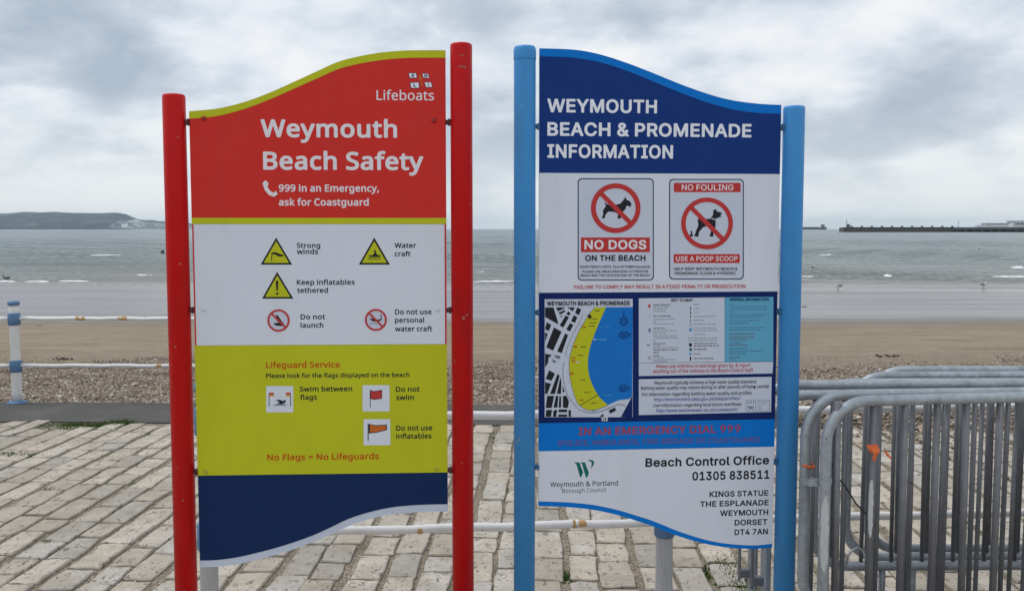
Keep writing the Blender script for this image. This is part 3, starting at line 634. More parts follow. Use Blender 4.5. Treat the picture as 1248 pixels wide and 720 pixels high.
  'Y': [496,[[189,-20,204,-25,268,-25,283,-20,290,-12,293,4,295,204,476,496,479,516,468,530,452,534,380,534,364,527,236,318,108,527,92,534,20,534,4,531,-4,524,-9,508,-4,494,177,204,179,-4]]],
  'a': [414,[[116,-29,146,-33,186,-32,218,-25,250,-9,263,-21,274,-25,338,-25,354,-17,361,-5,362,251,356,299,345,331,322,362,298,382,266,397,234,406,194,409,154,406,114,395,82,379,52,355,33,331,17,299,17,283,26,271,98,249,114,253,130,277,146,292,178,305,202,306,226,301,240,291,248,275,250,259,242,253,130,237,74,220,39,195,16,163,8,139,5,107,9,75,20,43,35,19,58,-3,82,-17],[146,73,130,80,119,91,118,115,130,129,170,142,242,152,250,148,249,123,243,107,220,83,186,71]]],
  'c': [420,[[161,-28,198,-33,238,-31,270,-24,302,-11,334,12,357,36,377,68,388,100,384,116,374,125,302,142,284,132,270,102,254,85,230,74,198,72,174,78,158,88,142,106,133,124,122,172,125,228,141,268,166,294,198,304,238,300,263,284,286,244,302,237,366,252,380,260,385,268,386,284,377,308,363,332,344,356,302,387,254,404,214,409,174,407,134,396,102,380,72,356,46,324,29,292,16,252,10,204,11,156,20,108,37,68,62,31,91,4,126,-17]]],
  'e': [428,[[163,-28,198,-33,238,-32,270,-26,306,-12,334,5,358,28,375,52,389,84,388,100,374,114,310,130,302,130,289,124,275,100,260,84,246,77,222,71,190,73,166,82,150,93,134,116,125,140,134,144,374,145,390,153,395,164,395,220,390,260,377,300,359,332,340,356,310,380,278,396,238,407,198,409,158,404,126,394,90,372,62,346,41,316,23,276,13,236,9,188,13,140,23,100,41,60,64,28,94,2,126,-17],[134,246,128,252,150,284,174,300,198,305,222,304,246,295,265,276,277,252,270,246]]],
  'f': [278,[[66,-20,82,-25,146,-25,156,-20,166,-4,168,300,234,303,250,316,253,332,253,380,246,396,234,403,170,405,167,412,167,428,170,439,178,447,202,449,226,443,234,444,246,452,251,460,268,524,259,540,242,547,210,554,170,554,138,547,114,536,88,516,66,484,57,452,56,412,50,404,2,404,-12,396,-17,388,-18,324,-14,312,2,302,50,302,56,292,56,4,59,-12]]],
  'h': [435,[[38,-20,49,-25,113,-25,129,-20,136,-12,139,4,139,228,141,252,152,276,167,292,185,300,209,304,233,301,249,293,263,276,268,260,271,236,271,4,274,-12,289,-24,361,-25,377,-15,382,-4,382,252,377,294,363,332,348,356,329,376,305,392,273,404,241,409,209,408,177,402,142,388,139,396,138,516,133,524,121,533,49,533,33,524,29,516,28,4,31,-12]]],
  'i': [191,[[38,-20,53,-25,117,-25,133,-15,138,-4,139,380,132,396,117,404,45,403,34,396,28,380,28,4,31,-12],[67,420,93,418,117,426,138,444,150,468,151,492,142,516,125,535,101,547,77,548,50,540,31,524,19,500,17,476,24,452,45,429]]],
  'l': [214,[[100,-22,145,-27,185,-22,199,-14,206,2,195,58,185,74,169,79,145,77,140,82,138,514,129,529,121,533,49,533,33,523,28,506,28,74,34,42,50,10,73,-11]]],
  'n': [434,[[38,-20,49,-25,113,-25,129,-20,136,-12,139,4,139,228,141,252,152,276,167,292,185,300,209,304,233,301,249,293,263,276,268,260,271,236,271,4,274,-12,281,-20,297,-25,361,-25,372,-20,379,-12,382,4,380,276,373,308,361,336,341,364,321,382,281,402,233,409,185,404,137,384,129,398,113,404,49,404,33,394,28,380,28,4,31,-12]]],
  'o': [440,[[161,-28,198,-33,238,-31,278,-21,313,-4,343,20,369,52,386,84,399,124,406,172,404,220,395,268,379,308,358,340,326,371,294,391,254,404,214,409,174,407,134,396,102,380,72,356,46,324,29,292,16,252,10,204,11,156,20,108,37,68,62,31,91,4,126,-17],[182,75,166,82,154,92,133,124,122,172,124,220,136,260,158,288,182,301,222,304,238,300,254,291,269,276,279,260,293,212,292,156,279,116,269,100,254,85,238,76,222,72]]],
  'r': [284,[[38,-20,49,-25,113,-25,129,-20,136,-12,139,4,139,236,142,260,153,278,177,295,201,300,249,298,264,308,268,324,268,388,257,405,241,409,193,408,161,400,137,387,129,398,114,404,49,404,34,396,29,388,28,4,31,-12]]],
  't': [252,[[126,-24,162,-29,202,-26,226,-19,236,-8,237,8,226,57,219,72,202,79,162,75,154,80,151,96,151,296,154,301,210,303,224,312,229,328,228,384,218,400,210,403,154,404,151,408,151,472,146,485,138,493,122,496,58,495,47,488,41,480,39,408,34,404,2,404,-7,400,-15,392,-19,376,-19,328,-14,312,-6,305,34,302,40,296,40,88,43,64,50,40,63,16,79,0,98,-14]]],
  'cap': 534,
  'base': -25,
 },
 'B': {
  ' ': [208,[]],
  ',': [239,[[18,-123,29,-128,85,-128,100,-123,107,-115,150,-11,178,77,177,93,168,109,157,117,69,118,53,108,8,-99,11,-115]]],
  '9': [483,[[92,-28,148,-33,204,-30,260,-18,300,0,340,28,372,63,400,108,420,160,435,228,442,316,438,388,427,444,403,500,372,543,332,576,284,597,244,605,204,605,164,599,124,584,92,564,67,540,44,508,27,468,16,404,15,372,21,332,30,300,42,276,58,252,76,234,100,216,124,204,180,190,244,192,276,200,308,215,312,212,303,172,287,140,268,115,236,92,212,82,180,76,132,76,84,85,75,84,63,76,57,60,57,-4,68,-21],[188,298,172,304,157,316,140,348,135,396,143,444,151,460,164,475,188,490,220,496,252,492,284,472,304,444,319,396,321,372,318,356,300,327,268,304,228,295]]],
  '=': [483,[[30,154,49,149,417,149,427,154,437,170,437,234,428,250,409,256,41,256,29,250,20,234,20,170],[30,314,49,309,417,309,427,314,437,330,437,394,428,410,409,416,41,415,30,410,20,394,20,330]]],
  'B': [546,[[63,-20,82,-25,282,-25,354,-17,394,-5,426,12,455,36,479,68,494,100,501,132,503,172,497,212,489,236,475,260,452,284,429,300,425,308,457,340,474,372,483,412,483,452,474,492,463,516,445,540,418,562,362,584,290,596,82,598,66,594,58,587,53,572,53,4,56,-12],[178,87,175,92,175,236,178,243,266,244,306,240,338,231,364,212,375,180,374,148,365,124,346,102,322,92,298,88],[178,354,175,364,175,476,178,486,266,485,306,480,338,469,353,452,359,428,356,396,346,377,330,365,282,355]]],
  'C': [531,[[249,-28,317,-33,389,-28,461,-11,475,-4,482,4,485,20,484,84,477,96,469,101,453,102,373,84,309,81,253,91,213,114,189,140,171,172,158,212,151,268,153,332,167,388,194,436,229,467,277,487,325,492,381,485,453,461,470,468,503,532,507,548,501,563,493,569,453,586,389,601,325,606,261,601,197,583,147,556,102,516,67,468,43,412,27,340,25,260,36,180,58,116,92,60,134,20,189,-11]]],
  'D': [610,[[63,-20,82,-25,258,-25,306,-20,354,-11,402,7,442,29,479,60,511,100,540,156,556,220,561,292,557,356,547,404,523,460,490,506,450,542,418,562,378,579,338,589,298,596,82,598,66,594,58,588,53,572,53,4,56,-12],[178,88,175,92,176,484,274,485,314,478,346,467,371,452,397,428,416,396,427,364,434,324,435,268,428,220,415,180,386,138,362,119,338,106,306,95,274,90]]],
  'E': [470,[[63,-20,82,-25,394,-25,410,-22,420,-12,423,4,422,68,418,78,410,85,394,88,186,88,175,92,175,236,178,242,386,243,402,251,408,268,408,332,402,347,394,353,177,356,175,476,177,484,394,484,410,487,421,500,423,516,422,580,410,594,394,598,82,598,66,594,58,587,53,572,53,4,56,-12]]],
  'F': [441,[[63,-20,74,-25,154,-25,165,-20,172,-12,175,4,175,212,178,217,386,218,402,228,408,244,407,308,402,322,394,329,378,331,177,332,175,476,178,484,394,484,410,487,421,500,423,516,422,580,410,594,394,598,82,598,66,594,58,587,53,572,53,4,56,-12]]],
  'K': [521,[[63,-20,74,-25,154,-25,165,-20,172,-12,175,4,175,204,177,212,202,234,210,230,397,-20,410,-25,498,-25,511,-20,518,-12,521,4,518,12,297,316,295,324,506,556,511,564,511,580,498,595,402,598,386,590,178,359,175,364,175,572,170,588,162,595,146,598,74,597,58,588,53,572,53,4,56,-12]]],
  'L': [445,[[63,-20,82,-25,402,-25,418,-18,425,-4,425,68,418,82,410,87,178,89,175,92,175,572,170,588,154,597,74,597,58,588,54,580,53,4,56,-12]]],
  'N': [634,[[63,-20,74,-25,146,-25,162,-18,169,-4,170,384,433,-20,450,-25,530,-25,546,-21,554,-12,557,4,557,572,554,584,546,593,530,598,458,597,445,588,440,580,440,212,440,204,434,196,178,591,162,598,82,598,66,594,58,588,53,572,53,4,56,-12]]],
  'P': [510,[[63,-20,74,-25,154,-25,165,-20,172,-12,175,4,175,188,178,198,274,201,306,207,346,219,378,235,403,252,426,276,448,308,462,348,469,388,468,428,460,468,447,500,426,531,408,548,378,568,330,586,258,597,74,597,58,587,53,572,53,4,56,-12],[178,311,175,316,176,484,226,486,266,483,298,475,323,460,339,436,345,404,339,364,325,340,306,326,274,316,234,310]]],
  'S': [465,[[121,-28,173,-33,221,-32,261,-28,301,-18,341,0,369,20,392,44,412,76,426,124,427,172,416,220,397,254,367,284,333,307,213,359,173,380,152,404,146,428,149,452,157,468,180,484,205,491,269,489,309,481,365,462,381,466,389,476,414,548,408,564,397,572,341,592,285,603,221,605,173,600,131,588,93,568,61,540,39,508,25,460,24,412,35,364,57,324,85,295,117,273,157,253,245,218,277,200,298,180,305,156,304,132,292,108,269,91,237,82,197,80,157,82,101,94,45,113,26,108,16,92,16,20,21,4,32,-4,61,-15]]],
  'W': [770,[[147,-20,158,-25,238,-25,249,-20,256,-12,366,363,374,372,488,-12,495,-20,510,-25,582,-25,598,-20,608,-4,759,564,759,580,755,588,742,597,662,598,646,593,638,583,542,214,431,580,422,593,406,598,334,598,324,596,313,588,206,226,198,232,105,588,94,596,78,598,6,597,-10,588,-14,580,-14,564,136,-4]]],
  'a': [474,[[126,-28,177,-33,233,-27,273,-12,305,11,313,-14,329,-25,385,-25,400,-20,407,-12,410,4,410,292,407,332,397,372,379,404,353,430,321,447,289,457,257,461,185,459,145,451,105,437,73,422,62,412,60,404,62,388,82,340,89,329,97,324,113,323,185,350,217,355,241,354,265,348,276,340,286,324,289,308,289,283,185,277,145,270,105,256,59,228,44,212,27,188,16,156,12,124,15,84,25,51,41,24,65,-1,89,-15],[169,76,145,88,136,108,138,140,153,160,169,169,201,178,249,182,289,182,289,156,285,132,278,116,265,100,249,88,225,79,201,74]]],
  'b': [518,[[222,-28,256,-33,288,-32,344,-21,392,5,429,44,454,92,470,156,473,236,466,300,450,348,424,392,392,423,352,447,312,459,256,462,208,454,167,436,164,444,161,620,155,628,144,634,64,634,52,628,43,612,43,-4,48,-15,64,-25,120,-25,136,-18,144,-1,152,5,184,-15],[256,76,232,78,208,86,192,98,185,108,168,156,164,220,170,284,185,324,208,344,232,351,256,353,296,347,312,339,327,324,339,300,346,276,351,212,344,148,327,108,312,91,296,82]]],
  'c': [409,[[188,-28,240,-33,296,-29,352,-12,367,-4,373,4,376,12,376,76,375,84,368,96,360,101,344,102,296,84,256,78,224,79,200,85,176,100,160,122,150,148,143,188,143,236,151,284,165,316,184,335,208,347,240,351,280,347,336,331,344,332,356,340,381,404,383,420,371,436,344,447,296,459,240,463,192,458,146,444,112,426,80,398,55,364,36,324,23,268,19,212,26,140,40,92,64,48,99,12,138,-12]]],
  'd': [518,[[173,-28,224,-33,264,-29,304,-16,336,3,352,-19,368,-25,432,-24,447,-12,450,4,450,612,442,628,432,633,352,634,338,628,332,620,328,434,288,453,248,462,200,462,160,454,120,437,88,413,60,380,40,340,23,276,19,212,23,156,38,92,58,52,88,16,128,-12],[224,76,200,80,184,89,172,100,160,118,151,140,145,172,144,244,156,300,176,333,192,345,208,352,248,353,272,349,291,340,304,328,315,308,328,252,329,172,319,124,311,108,297,92,264,79]]],
  'e': [477,[[197,-28,264,-33,336,-25,400,-4,411,4,417,20,417,84,409,100,400,105,384,105,344,91,304,81,256,77,224,80,200,88,176,104,160,124,150,148,145,172,152,176,416,177,432,187,436,196,436,260,431,300,420,340,399,380,376,409,344,434,304,452,264,461,216,462,176,456,136,440,104,420,73,388,52,356,34,316,23,268,19,212,23,156,35,108,55,68,80,34,116,4,160,-18],[152,282,151,292,157,308,176,335,200,350,224,355,256,353,280,342,297,324,309,292,308,284,304,282]]],
  'f': [300,[[73,-20,88,-25,160,-25,173,-20,180,-12,183,4,183,348,272,351,288,363,291,380,291,428,287,444,272,454,192,455,184,458,186,492,195,516,202,524,216,530,248,529,288,519,307,524,314,532,335,596,332,612,320,622,272,635,216,638,168,631,128,613,101,588,77,548,66,508,61,452,0,430,-10,420,-13,412,-13,372,-8,361,8,351,56,350,61,348,62,340,62,4,66,-12]]],
  'g': [518,[[157,-212,208,-217,264,-216,296,-212,336,-201,368,-185,394,-164,415,-140,432,-108,444,-68,450,-20,450,428,446,444,432,454,360,453,352,448,344,433,336,428,296,449,256,460,200,462,160,454,120,437,88,411,62,380,41,340,30,308,22,268,19,212,22,164,39,92,56,57,72,34,96,10,120,-7,152,-22,184,-30,224,-33,264,-29,296,-20,329,-4,328,-36,317,-68,296,-92,272,-104,232,-109,176,-105,128,-94,80,-75,71,-76,59,-84,53,-100,53,-164,58,-180,69,-188,96,-199],[224,75,200,80,184,88,161,116,146,164,143,236,150,284,169,324,184,339,200,348,240,353,264,350,288,341,300,332,312,316,322,292,328,260,331,180,323,132,317,116,304,97,288,86,272,79]]],
  'h': [520,[[53,-20,64,-25,136,-25,152,-21,161,-12,164,4,164,236,172,292,181,316,200,337,224,349,256,353,288,351,312,342,322,332,332,308,336,276,336,4,339,-12,346,-20,360,-25,432,-25,448,-18,455,-4,455,300,448,348,436,380,416,409,392,431,360,448,328,457,288,462,248,461,208,452,168,433,165,436,164,612,155,628,144,634,64,634,52,628,43,612,43,4,46,-12]]],
  'i': [231,[[54,-20,67,-25,139,-25,155,-19,163,-4,164,428,159,444,147,454,67,455,51,447,44,436,43,4,46,-12],[72,484,99,476,123,479,147,492,165,516,170,540,166,572,152,596,131,611,107,616,83,613,59,599,44,580,38,556,40,524,52,500]]],
  'k': [453,[[53,-20,64,-25,136,-25,152,-21,160,-12,163,4,163,140,165,148,184,162,321,-20,336,-25,424,-25,440,-16,446,-4,440,16,268,244,426,412,434,428,432,439,424,450,408,455,328,455,312,450,168,299,163,308,163,612,154,628,144,634,64,634,52,628,43,612,43,4,46,-12]]],
  'l': [231,[[53,-20,64,-25,144,-24,154,-20,163,-4,164,612,155,628,144,634,64,634,52,628,43,612,43,4,46,-12]]],
  'm': [774,[[53,-20,64,-25,136,-25,152,-21,161,-12,164,4,164,236,171,292,184,324,200,340,224,350,256,353,280,350,296,342,309,324,315,300,317,4,320,-12,328,-21,344,-25,416,-25,426,-20,436,-4,436,236,442,292,456,324,472,340,496,350,528,353,552,350,568,343,578,332,587,308,590,276,590,4,593,-12,600,-20,616,-25,688,-25,700,-20,707,-12,710,4,709,300,701,356,692,380,678,404,656,428,631,444,600,455,560,462,512,461,472,452,440,438,400,410,382,428,357,444,328,455,296,461,256,463,216,456,184,445,152,426,144,446,128,455,72,455,56,452,48,444,43,428,43,4,46,-12]]],
  'n': [520,[[53,-20,64,-25,136,-25,152,-21,161,-12,164,4,164,236,172,292,184,320,200,338,224,349,264,353,288,351,312,342,322,332,332,308,336,276,336,4,339,-12,352,-23,368,-25,432,-25,445,-20,452,-12,456,4,456,276,453,324,446,356,432,388,416,410,397,428,352,452,296,462,256,462,216,455,184,443,152,425,146,444,128,455,64,455,48,444,43,428,43,4,46,-12]]],
  'o': [510,[[192,-28,240,-33,288,-29,328,-18,368,1,400,27,426,60,447,100,459,140,466,188,465,252,457,300,439,348,413,388,384,416,344,441,304,456,256,463,208,461,168,452,128,435,95,412,65,380,46,348,29,300,21,252,20,188,29,132,48,84,73,44,105,12,144,-12],[232,76,208,80,192,87,176,100,160,122,145,172,143,244,153,292,164,316,177,332,192,343,208,349,256,353,280,348,296,341,312,327,326,308,341,260,343,188,330,132,310,100,280,81,256,76]]],
  'p': [518,[[53,-212,64,-217,136,-217,152,-214,161,-204,164,-188,164,-12,168,-6,208,-24,248,-32,296,-32,336,-24,368,-10,400,12,428,44,450,84,466,132,474,196,471,268,462,316,444,364,422,396,392,424,352,448,296,462,248,462,200,451,152,426,144,447,128,455,64,455,47,444,43,428,43,-188,46,-204],[216,83,200,92,186,108,170,148,165,180,164,228,171,292,185,324,208,343,248,353,288,350,304,343,320,329,334,308,343,284,349,252,351,212,343,148,324,108,312,93,296,83,280,77,256,76]]],
  'r': [356,[[53,-20,64,-25,136,-25,152,-21,161,-12,164,4,164,236,171,276,192,314,224,339,256,348,312,343,328,351,335,364,344,436,336,451,328,456,272,463,232,459,200,447,160,420,152,419,146,444,137,452,128,455,64,455,48,444,43,428,43,4,46,-12]]],
  's': [409,[[108,-28,149,-32,197,-32,236,-28,269,-20,301,-6,325,10,342,28,358,52,371,92,372,132,366,164,349,196,326,220,302,236,157,300,141,311,134,324,138,340,149,347,189,355,237,351,309,329,325,330,336,340,364,404,362,420,349,432,301,450,253,460,205,463,149,459,101,445,70,428,45,406,29,382,18,348,17,308,24,276,43,244,68,220,93,205,229,144,246,132,255,116,253,100,237,84,197,75,157,75,125,80,45,108,37,108,23,100,17,84,17,20,22,4,53,-13]]],
  't': [314,[[155,-28,193,-33,241,-30,281,-19,295,-4,297,60,290,76,273,84,225,75,193,78,184,84,173,100,169,132,170,348,273,351,281,354,289,361,293,372,293,436,289,445,273,454,177,455,170,460,169,532,161,547,145,553,97,553,80,540,55,460,49,453,1,431,-10,420,-12,372,-7,361,1,353,49,348,49,108,53,76,63,44,81,16,101,-4,129,-20]]],
  'u': [520,[[166,-28,219,-33,259,-30,299,-19,339,3,355,-20,363,-24,427,-25,442,-20,449,-12,452,4,452,428,448,444,438,452,427,455,355,455,346,452,336,444,332,428,332,196,325,140,315,115,296,92,267,79,235,76,211,77,187,85,171,100,162,124,160,156,160,428,155,444,147,451,131,455,59,455,43,444,38,428,38,148,46,84,61,44,85,12,123,-14]]],
  'v': [432,[[148,-20,164,-25,244,-25,259,-20,266,-12,430,420,432,436,420,451,404,455,332,455,321,452,312,444,204,147,96,444,84,453,68,455,-4,455,-21,444,-24,436,-23,420,138,-4]]],
  'w': [655,[[112,-19,125,-24,205,-24,221,-20,229,-11,309,238,317,253,398,-11,405,-19,421,-24,501,-24,517,-19,527,-3,645,421,646,437,642,445,632,453,621,456,549,456,538,453,529,445,461,192,453,193,375,445,366,453,357,456,277,456,266,453,253,437,173,181,102,445,85,455,13,456,-3,453,-15,437,-14,421,102,-3]]],
  'y': [433,[[13,-212,77,-217,109,-213,133,-206,157,-194,181,-176,216,-132,247,-68,432,420,433,436,421,452,405,455,333,455,321,452,312,444,213,168,205,160,97,444,85,453,69,455,-3,455,-20,444,-24,436,-22,420,146,-4,120,-68,109,-85,93,-100,77,-107,61,-110,5,-105,-12,-116,-16,-132,-16,-188,-8,-204]]],
  'cap': 598,
  'base': -25,
 },
 'C': {
  ' ': [208,[]],
  '&': [595,[[174,-12,239,-16,303,-7,359,15,415,52,423,54,487,-7,583,-8,592,-4,591,6,481,116,509,156,529,196,556,276,558,284,555,292,543,294,474,292,447,213,423,172,288,300,283,308,328,340,367,380,386,420,390,460,383,508,364,540,335,567,311,578,287,585,255,589,215,588,183,581,151,568,127,551,110,532,97,508,91,484,89,444,98,404,119,364,150,324,148,316,83,268,53,228,37,180,35,148,37,116,53,68,69,44,84,28,127,2],[191,67,159,81,140,100,126,132,125,164,130,188,144,212,168,236,207,263,359,116,359,108,319,83,279,68,231,63],[223,363,195,396,181,420,174,444,176,476,184,492,207,509,231,515,263,513,287,501,299,484,305,460,302,436,290,412,276,396,231,362]]],
  ',': [222,[[26,-107,37,-111,85,-111,93,-105,132,-11,158,69,162,85,150,101,69,100,65,93]]],
  '.': [222,[[85,-15,102,-19,126,-16,144,-7,158,9,165,33,163,65,150,89,134,100,110,105,86,102,65,89,54,73,50,49,54,17,62,1]]],
  '/': [306,[[1,-4,12,-8,76,-8,84,-4,296,564,298,572,292,580,220,580,213,572,1,4]]],
  ':': [222,[[85,-15,102,-19,126,-16,144,-7,158,9,165,33,163,65,150,89,134,100,110,105,86,102,65,89,54,73,50,49,54,17,62,1],[83,329,102,324,126,327,145,337,158,353,165,377,163,409,150,433,134,444,110,449,86,446,65,433,54,417,50,393,53,361,62,344]]],
  'A': [520,[[-7,-4,4,-8,68,-8,80,-4,145,164,148,168,156,169,356,169,364,165,431,-4,436,-8,444,-8,508,-8,518,-4,519,4,298,572,292,582,228,583,218,580,-7,4],[180,250,178,252,252,457,260,456,334,252,324,249]]],
  'B': [529,[[71,-4,82,-8,282,-8,346,-2,386,10,418,27,442,47,464,76,478,108,485,148,484,188,477,220,465,244,442,271,418,287,385,300,391,308,426,330,442,348,459,380,466,412,464,460,453,500,434,527,410,546,362,567,298,578,242,581,74,579,70,572],[162,70,158,76,158,252,161,260,274,260,314,256,354,242,379,220,391,188,391,148,378,112,354,87,330,77,298,71],[162,337,158,340,158,348,158,492,162,503,258,503,306,498,346,484,363,468,374,444,375,404,363,372,346,354,322,344,290,338]]],
  'C': [514,[[257,-12,309,-16,365,-14,413,-7,461,7,466,12,468,20,468,76,461,86,373,67,333,63,293,65,261,71,237,80,195,108,174,132,160,156,149,181,139,220,133,300,137,340,146,380,163,420,189,456,221,482,261,500,309,509,357,507,397,498,453,478,461,484,490,548,482,556,445,570,381,585,309,588,245,580,197,564,149,536,110,500,82,460,58,404,43,332,42,260,51,188,73,124,90,92,108,68,149,30,197,4]]],
  'F': [424,[[71,-4,82,-8,146,-8,157,-4,158,228,162,234,378,235,386,236,391,244,390,308,386,313,160,316,160,500,402,503,406,516,406,572,402,579,74,579,70,572]]],
  'L': [428,[[71,-4,82,-8,394,-8,407,-4,408,4,408,60,407,68,402,72,162,72,158,76,158,572,151,580,82,581,74,579,70,572]]],
  'P': [493,[[71,-4,82,-8,146,-8,157,-4,158,204,162,215,266,218,306,224,338,234,370,250,394,267,417,292,433,316,445,348,452,388,451,428,445,460,432,492,418,514,394,538,370,553,322,571,258,580,82,581,74,579,70,572],[162,293,158,300,159,500,162,503,226,503,274,499,314,487,338,470,354,444,362,404,357,364,351,348,338,329,314,311,274,298,234,293]]],
  'S': [448,[[130,-12,181,-16,229,-15,269,-9,301,0,333,15,362,36,383,60,397,84,408,124,410,172,401,212,383,244,357,271,325,292,205,344,165,365,148,380,137,396,129,428,131,452,142,476,159,492,189,505,221,509,269,507,317,496,365,479,373,483,397,548,389,557,341,574,285,585,229,589,181,584,137,572,101,553,70,524,53,497,42,460,41,412,50,372,72,332,96,308,133,284,245,237,285,216,309,194,321,164,321,132,309,102,285,80,253,68,213,63,157,65,109,74,45,95,37,95,33,84,33,20,37,13,77,-2]]],
  'W': [753,[[155,-4,166,-8,230,-8,241,-4,366,429,374,436,504,-4,510,-8,582,-8,590,-4,741,564,742,576,734,581,662,581,652,572,542,143,522,220,414,576,406,581,334,581,326,575,224,228,206,157,198,156,93,572,86,581,6,579,2,572,4,564]]],
  'a': [457,[[133,-12,185,-16,241,-7,278,12,313,44,329,-6,385,-8,391,-4,393,292,390,332,378,372,364,396,345,415,313,432,257,444,193,443,129,428,77,404,77,396,97,348,105,339,185,368,217,372,249,370,273,363,289,352,301,332,307,308,308,276,305,267,193,261,129,247,97,234,76,220,59,204,42,180,32,148,29,116,32,84,41,57,57,31,77,12,105,-4],[169,59,137,72,126,84,121,97,118,116,121,140,137,168,161,184,201,195,249,200,305,200,307,172,302,132,293,108,281,92,257,73,233,63,201,57]]],
  'b': [501,[[228,-12,288,-15,336,-6,360,5,383,20,416,56,439,100,454,164,456,244,446,308,428,356,405,388,368,419,328,437,288,444,232,442,192,429,152,401,147,404,146,612,136,617,64,616,60,604,61,-4,72,-8,120,-8,125,-4,136,35,144,35,184,4],[240,60,216,64,192,76,176,91,166,108,157,132,149,172,149,260,161,316,170,332,184,348,216,365,240,370,272,370,296,365,320,354,336,339,351,316,361,284,366,252,366,180,354,124,342,100,328,82,312,71,288,61]]],
  'c': [392,[[195,-12,240,-16,280,-14,320,-6,352,7,358,12,359,20,359,76,352,86,288,65,232,61,196,68,168,84,144,116,129,164,125,228,135,292,145,316,163,340,184,355,208,364,232,368,264,367,336,348,345,356,366,412,360,423,336,432,288,443,240,446,192,440,152,428,120,410,88,382,65,348,51,316,40,268,36,196,43,140,58,92,83,52,112,23,152,0]]],
  'd': [501,[[180,-12,232,-16,280,-7,320,12,352,40,360,0,368,-8,424,-8,432,-4,433,604,433,612,424,617,352,617,347,612,348,404,344,399,312,424,272,440,224,446,176,441,136,426,104,404,76,372,55,332,39,268,36,212,40,156,54,100,73,60,100,28,144,-1],[216,60,192,65,173,76,156,92,144,112,134,140,127,172,127,244,131,276,141,308,154,332,167,348,184,360,200,367,248,371,272,366,298,356,316,340,328,321,338,292,345,252,345,164,334,116,312,83,296,72,272,63,248,59]]],
  'e': [460,[[204,-12,256,-16,320,-11,376,5,393,12,400,20,400,84,392,90,344,73,304,64,256,60,224,63,192,73,168,88,150,108,135,140,126,188,128,192,136,193,408,193,417,196,419,244,415,292,405,332,389,364,365,396,336,419,304,434,264,444,216,445,176,438,144,425,112,404,82,372,62,340,50,308,39,260,36,212,41,156,51,116,70,76,96,42,128,16,168,-3],[128,268,142,316,165,348,192,365,232,372,272,366,300,348,320,316,329,268,320,265,136,265]]],
  'f': [283,[[81,-4,88,-8,160,-8,164,-4,166,364,176,367,264,367,273,372,274,428,270,436,168,440,167,484,175,516,192,538,216,547,248,546,296,537,318,596,312,607,264,619,216,621,176,615,136,597,110,572,92,540,82,500,79,444,73,436,5,412,4,380,8,369,72,367,79,364]]],
  'g': [501,[[166,-196,216,-200,264,-199,328,-186,360,-170,384,-151,405,-124,417,-100,430,-52,433,-4,433,428,430,436,424,438,364,436,352,390,318,420,272,439,216,446,160,437,128,422,96,396,72,364,56,332,44,292,39,260,36,212,39,164,47,124,58,92,75,60,96,33,112,18,144,-1,176,-11,216,-16,248,-14,280,-8,312,6,344,32,347,28,346,-28,336,-68,313,-100,288,-116,248,-125,192,-124,128,-112,80,-93,72,-96,70,-100,72,-170,112,-186],[216,59,192,65,173,76,157,92,142,116,132,148,127,180,127,252,141,308,154,332,167,348,200,366,224,370,248,370,272,365,296,356,316,340,331,316,342,284,346,252,346,164,335,116,327,100,312,81,296,71,272,62,240,58]]],
  'h': [503,[[61,-4,72,-8,136,-8,146,-4,147,236,156,300,171,332,192,353,224,366,264,370,296,367,322,356,337,340,350,308,353,276,354,-4,360,-8,432,-8,437,-4,439,4,438,292,434,332,421,372,400,402,376,421,344,435,304,443,256,444,216,436,179,420,152,399,147,404,146,412,146,612,136,617,72,617,61,612]]],
  'i': [214,[[62,-4,67,-8,139,-8,145,-4,147,2,147,428,139,438,67,438,60,428],[78,500,99,493,115,494,131,501,146,516,153,540,151,564,144,580,131,592,115,598,91,597,75,590,64,580,55,556,56,532,62,516]]],
  'k': [436,[[61,-4,72,-8,136,-8,145,-4,146,148,148,156,184,188,329,-4,336,-8,416,-8,428,-4,424,9,247,244,411,420,416,430,408,438,328,438,320,435,184,291,152,252,145,260,146,604,144,614,136,617,72,617,61,612]]],
  'l': [214,[[61,-4,72,-8,136,-8,146,-4,147,4,147,604,144,615,136,617,72,617,61,612]]],
  'm': [757,[[61,-4,72,-8,136,-8,146,-4,147,236,156,300,169,332,192,355,216,366,256,370,280,368,305,356,320,339,331,308,334,276,335,-4,344,-8,416,-6,419,4,420,252,427,300,441,332,464,355,488,366,528,370,560,366,579,356,593,340,604,308,607,276,608,-4,616,-8,688,-7,693,4,692,300,683,356,664,394,648,412,624,428,592,440,560,445,512,444,464,430,432,412,400,379,383,404,360,423,336,435,304,443,256,446,208,436,175,420,144,392,128,437,64,437,60,428]]],
  'n': [503,[[61,-4,72,-8,136,-8,146,-4,147,236,157,300,172,332,192,353,224,366,264,370,296,367,322,356,337,340,350,308,353,276,354,-4,360,-8,368,-8,432,-8,437,-4,436,316,430,348,421,372,406,396,384,417,360,430,328,441,296,445,256,445,224,439,192,428,166,412,144,391,140,396,134,428,128,437,63,436,60,428]]],
  'o': [493,[[198,-12,240,-16,288,-12,328,0,360,16,385,36,411,68,432,108,443,148,449,196,448,252,439,300,424,340,400,376,368,407,328,430,288,442,248,446,200,442,160,431,128,416,102,396,75,364,54,324,42,284,37,236,38,180,47,132,64,89,88,52,120,22,160,-1],[224,60,200,65,176,77,160,92,144,116,133,148,127,180,127,252,141,308,154,332,168,347,184,358,208,367,240,370,264,369,288,363,312,350,328,335,341,316,351,292,358,260,361,220,359,180,346,124,332,100,318,84,304,74,280,63,256,59]]],
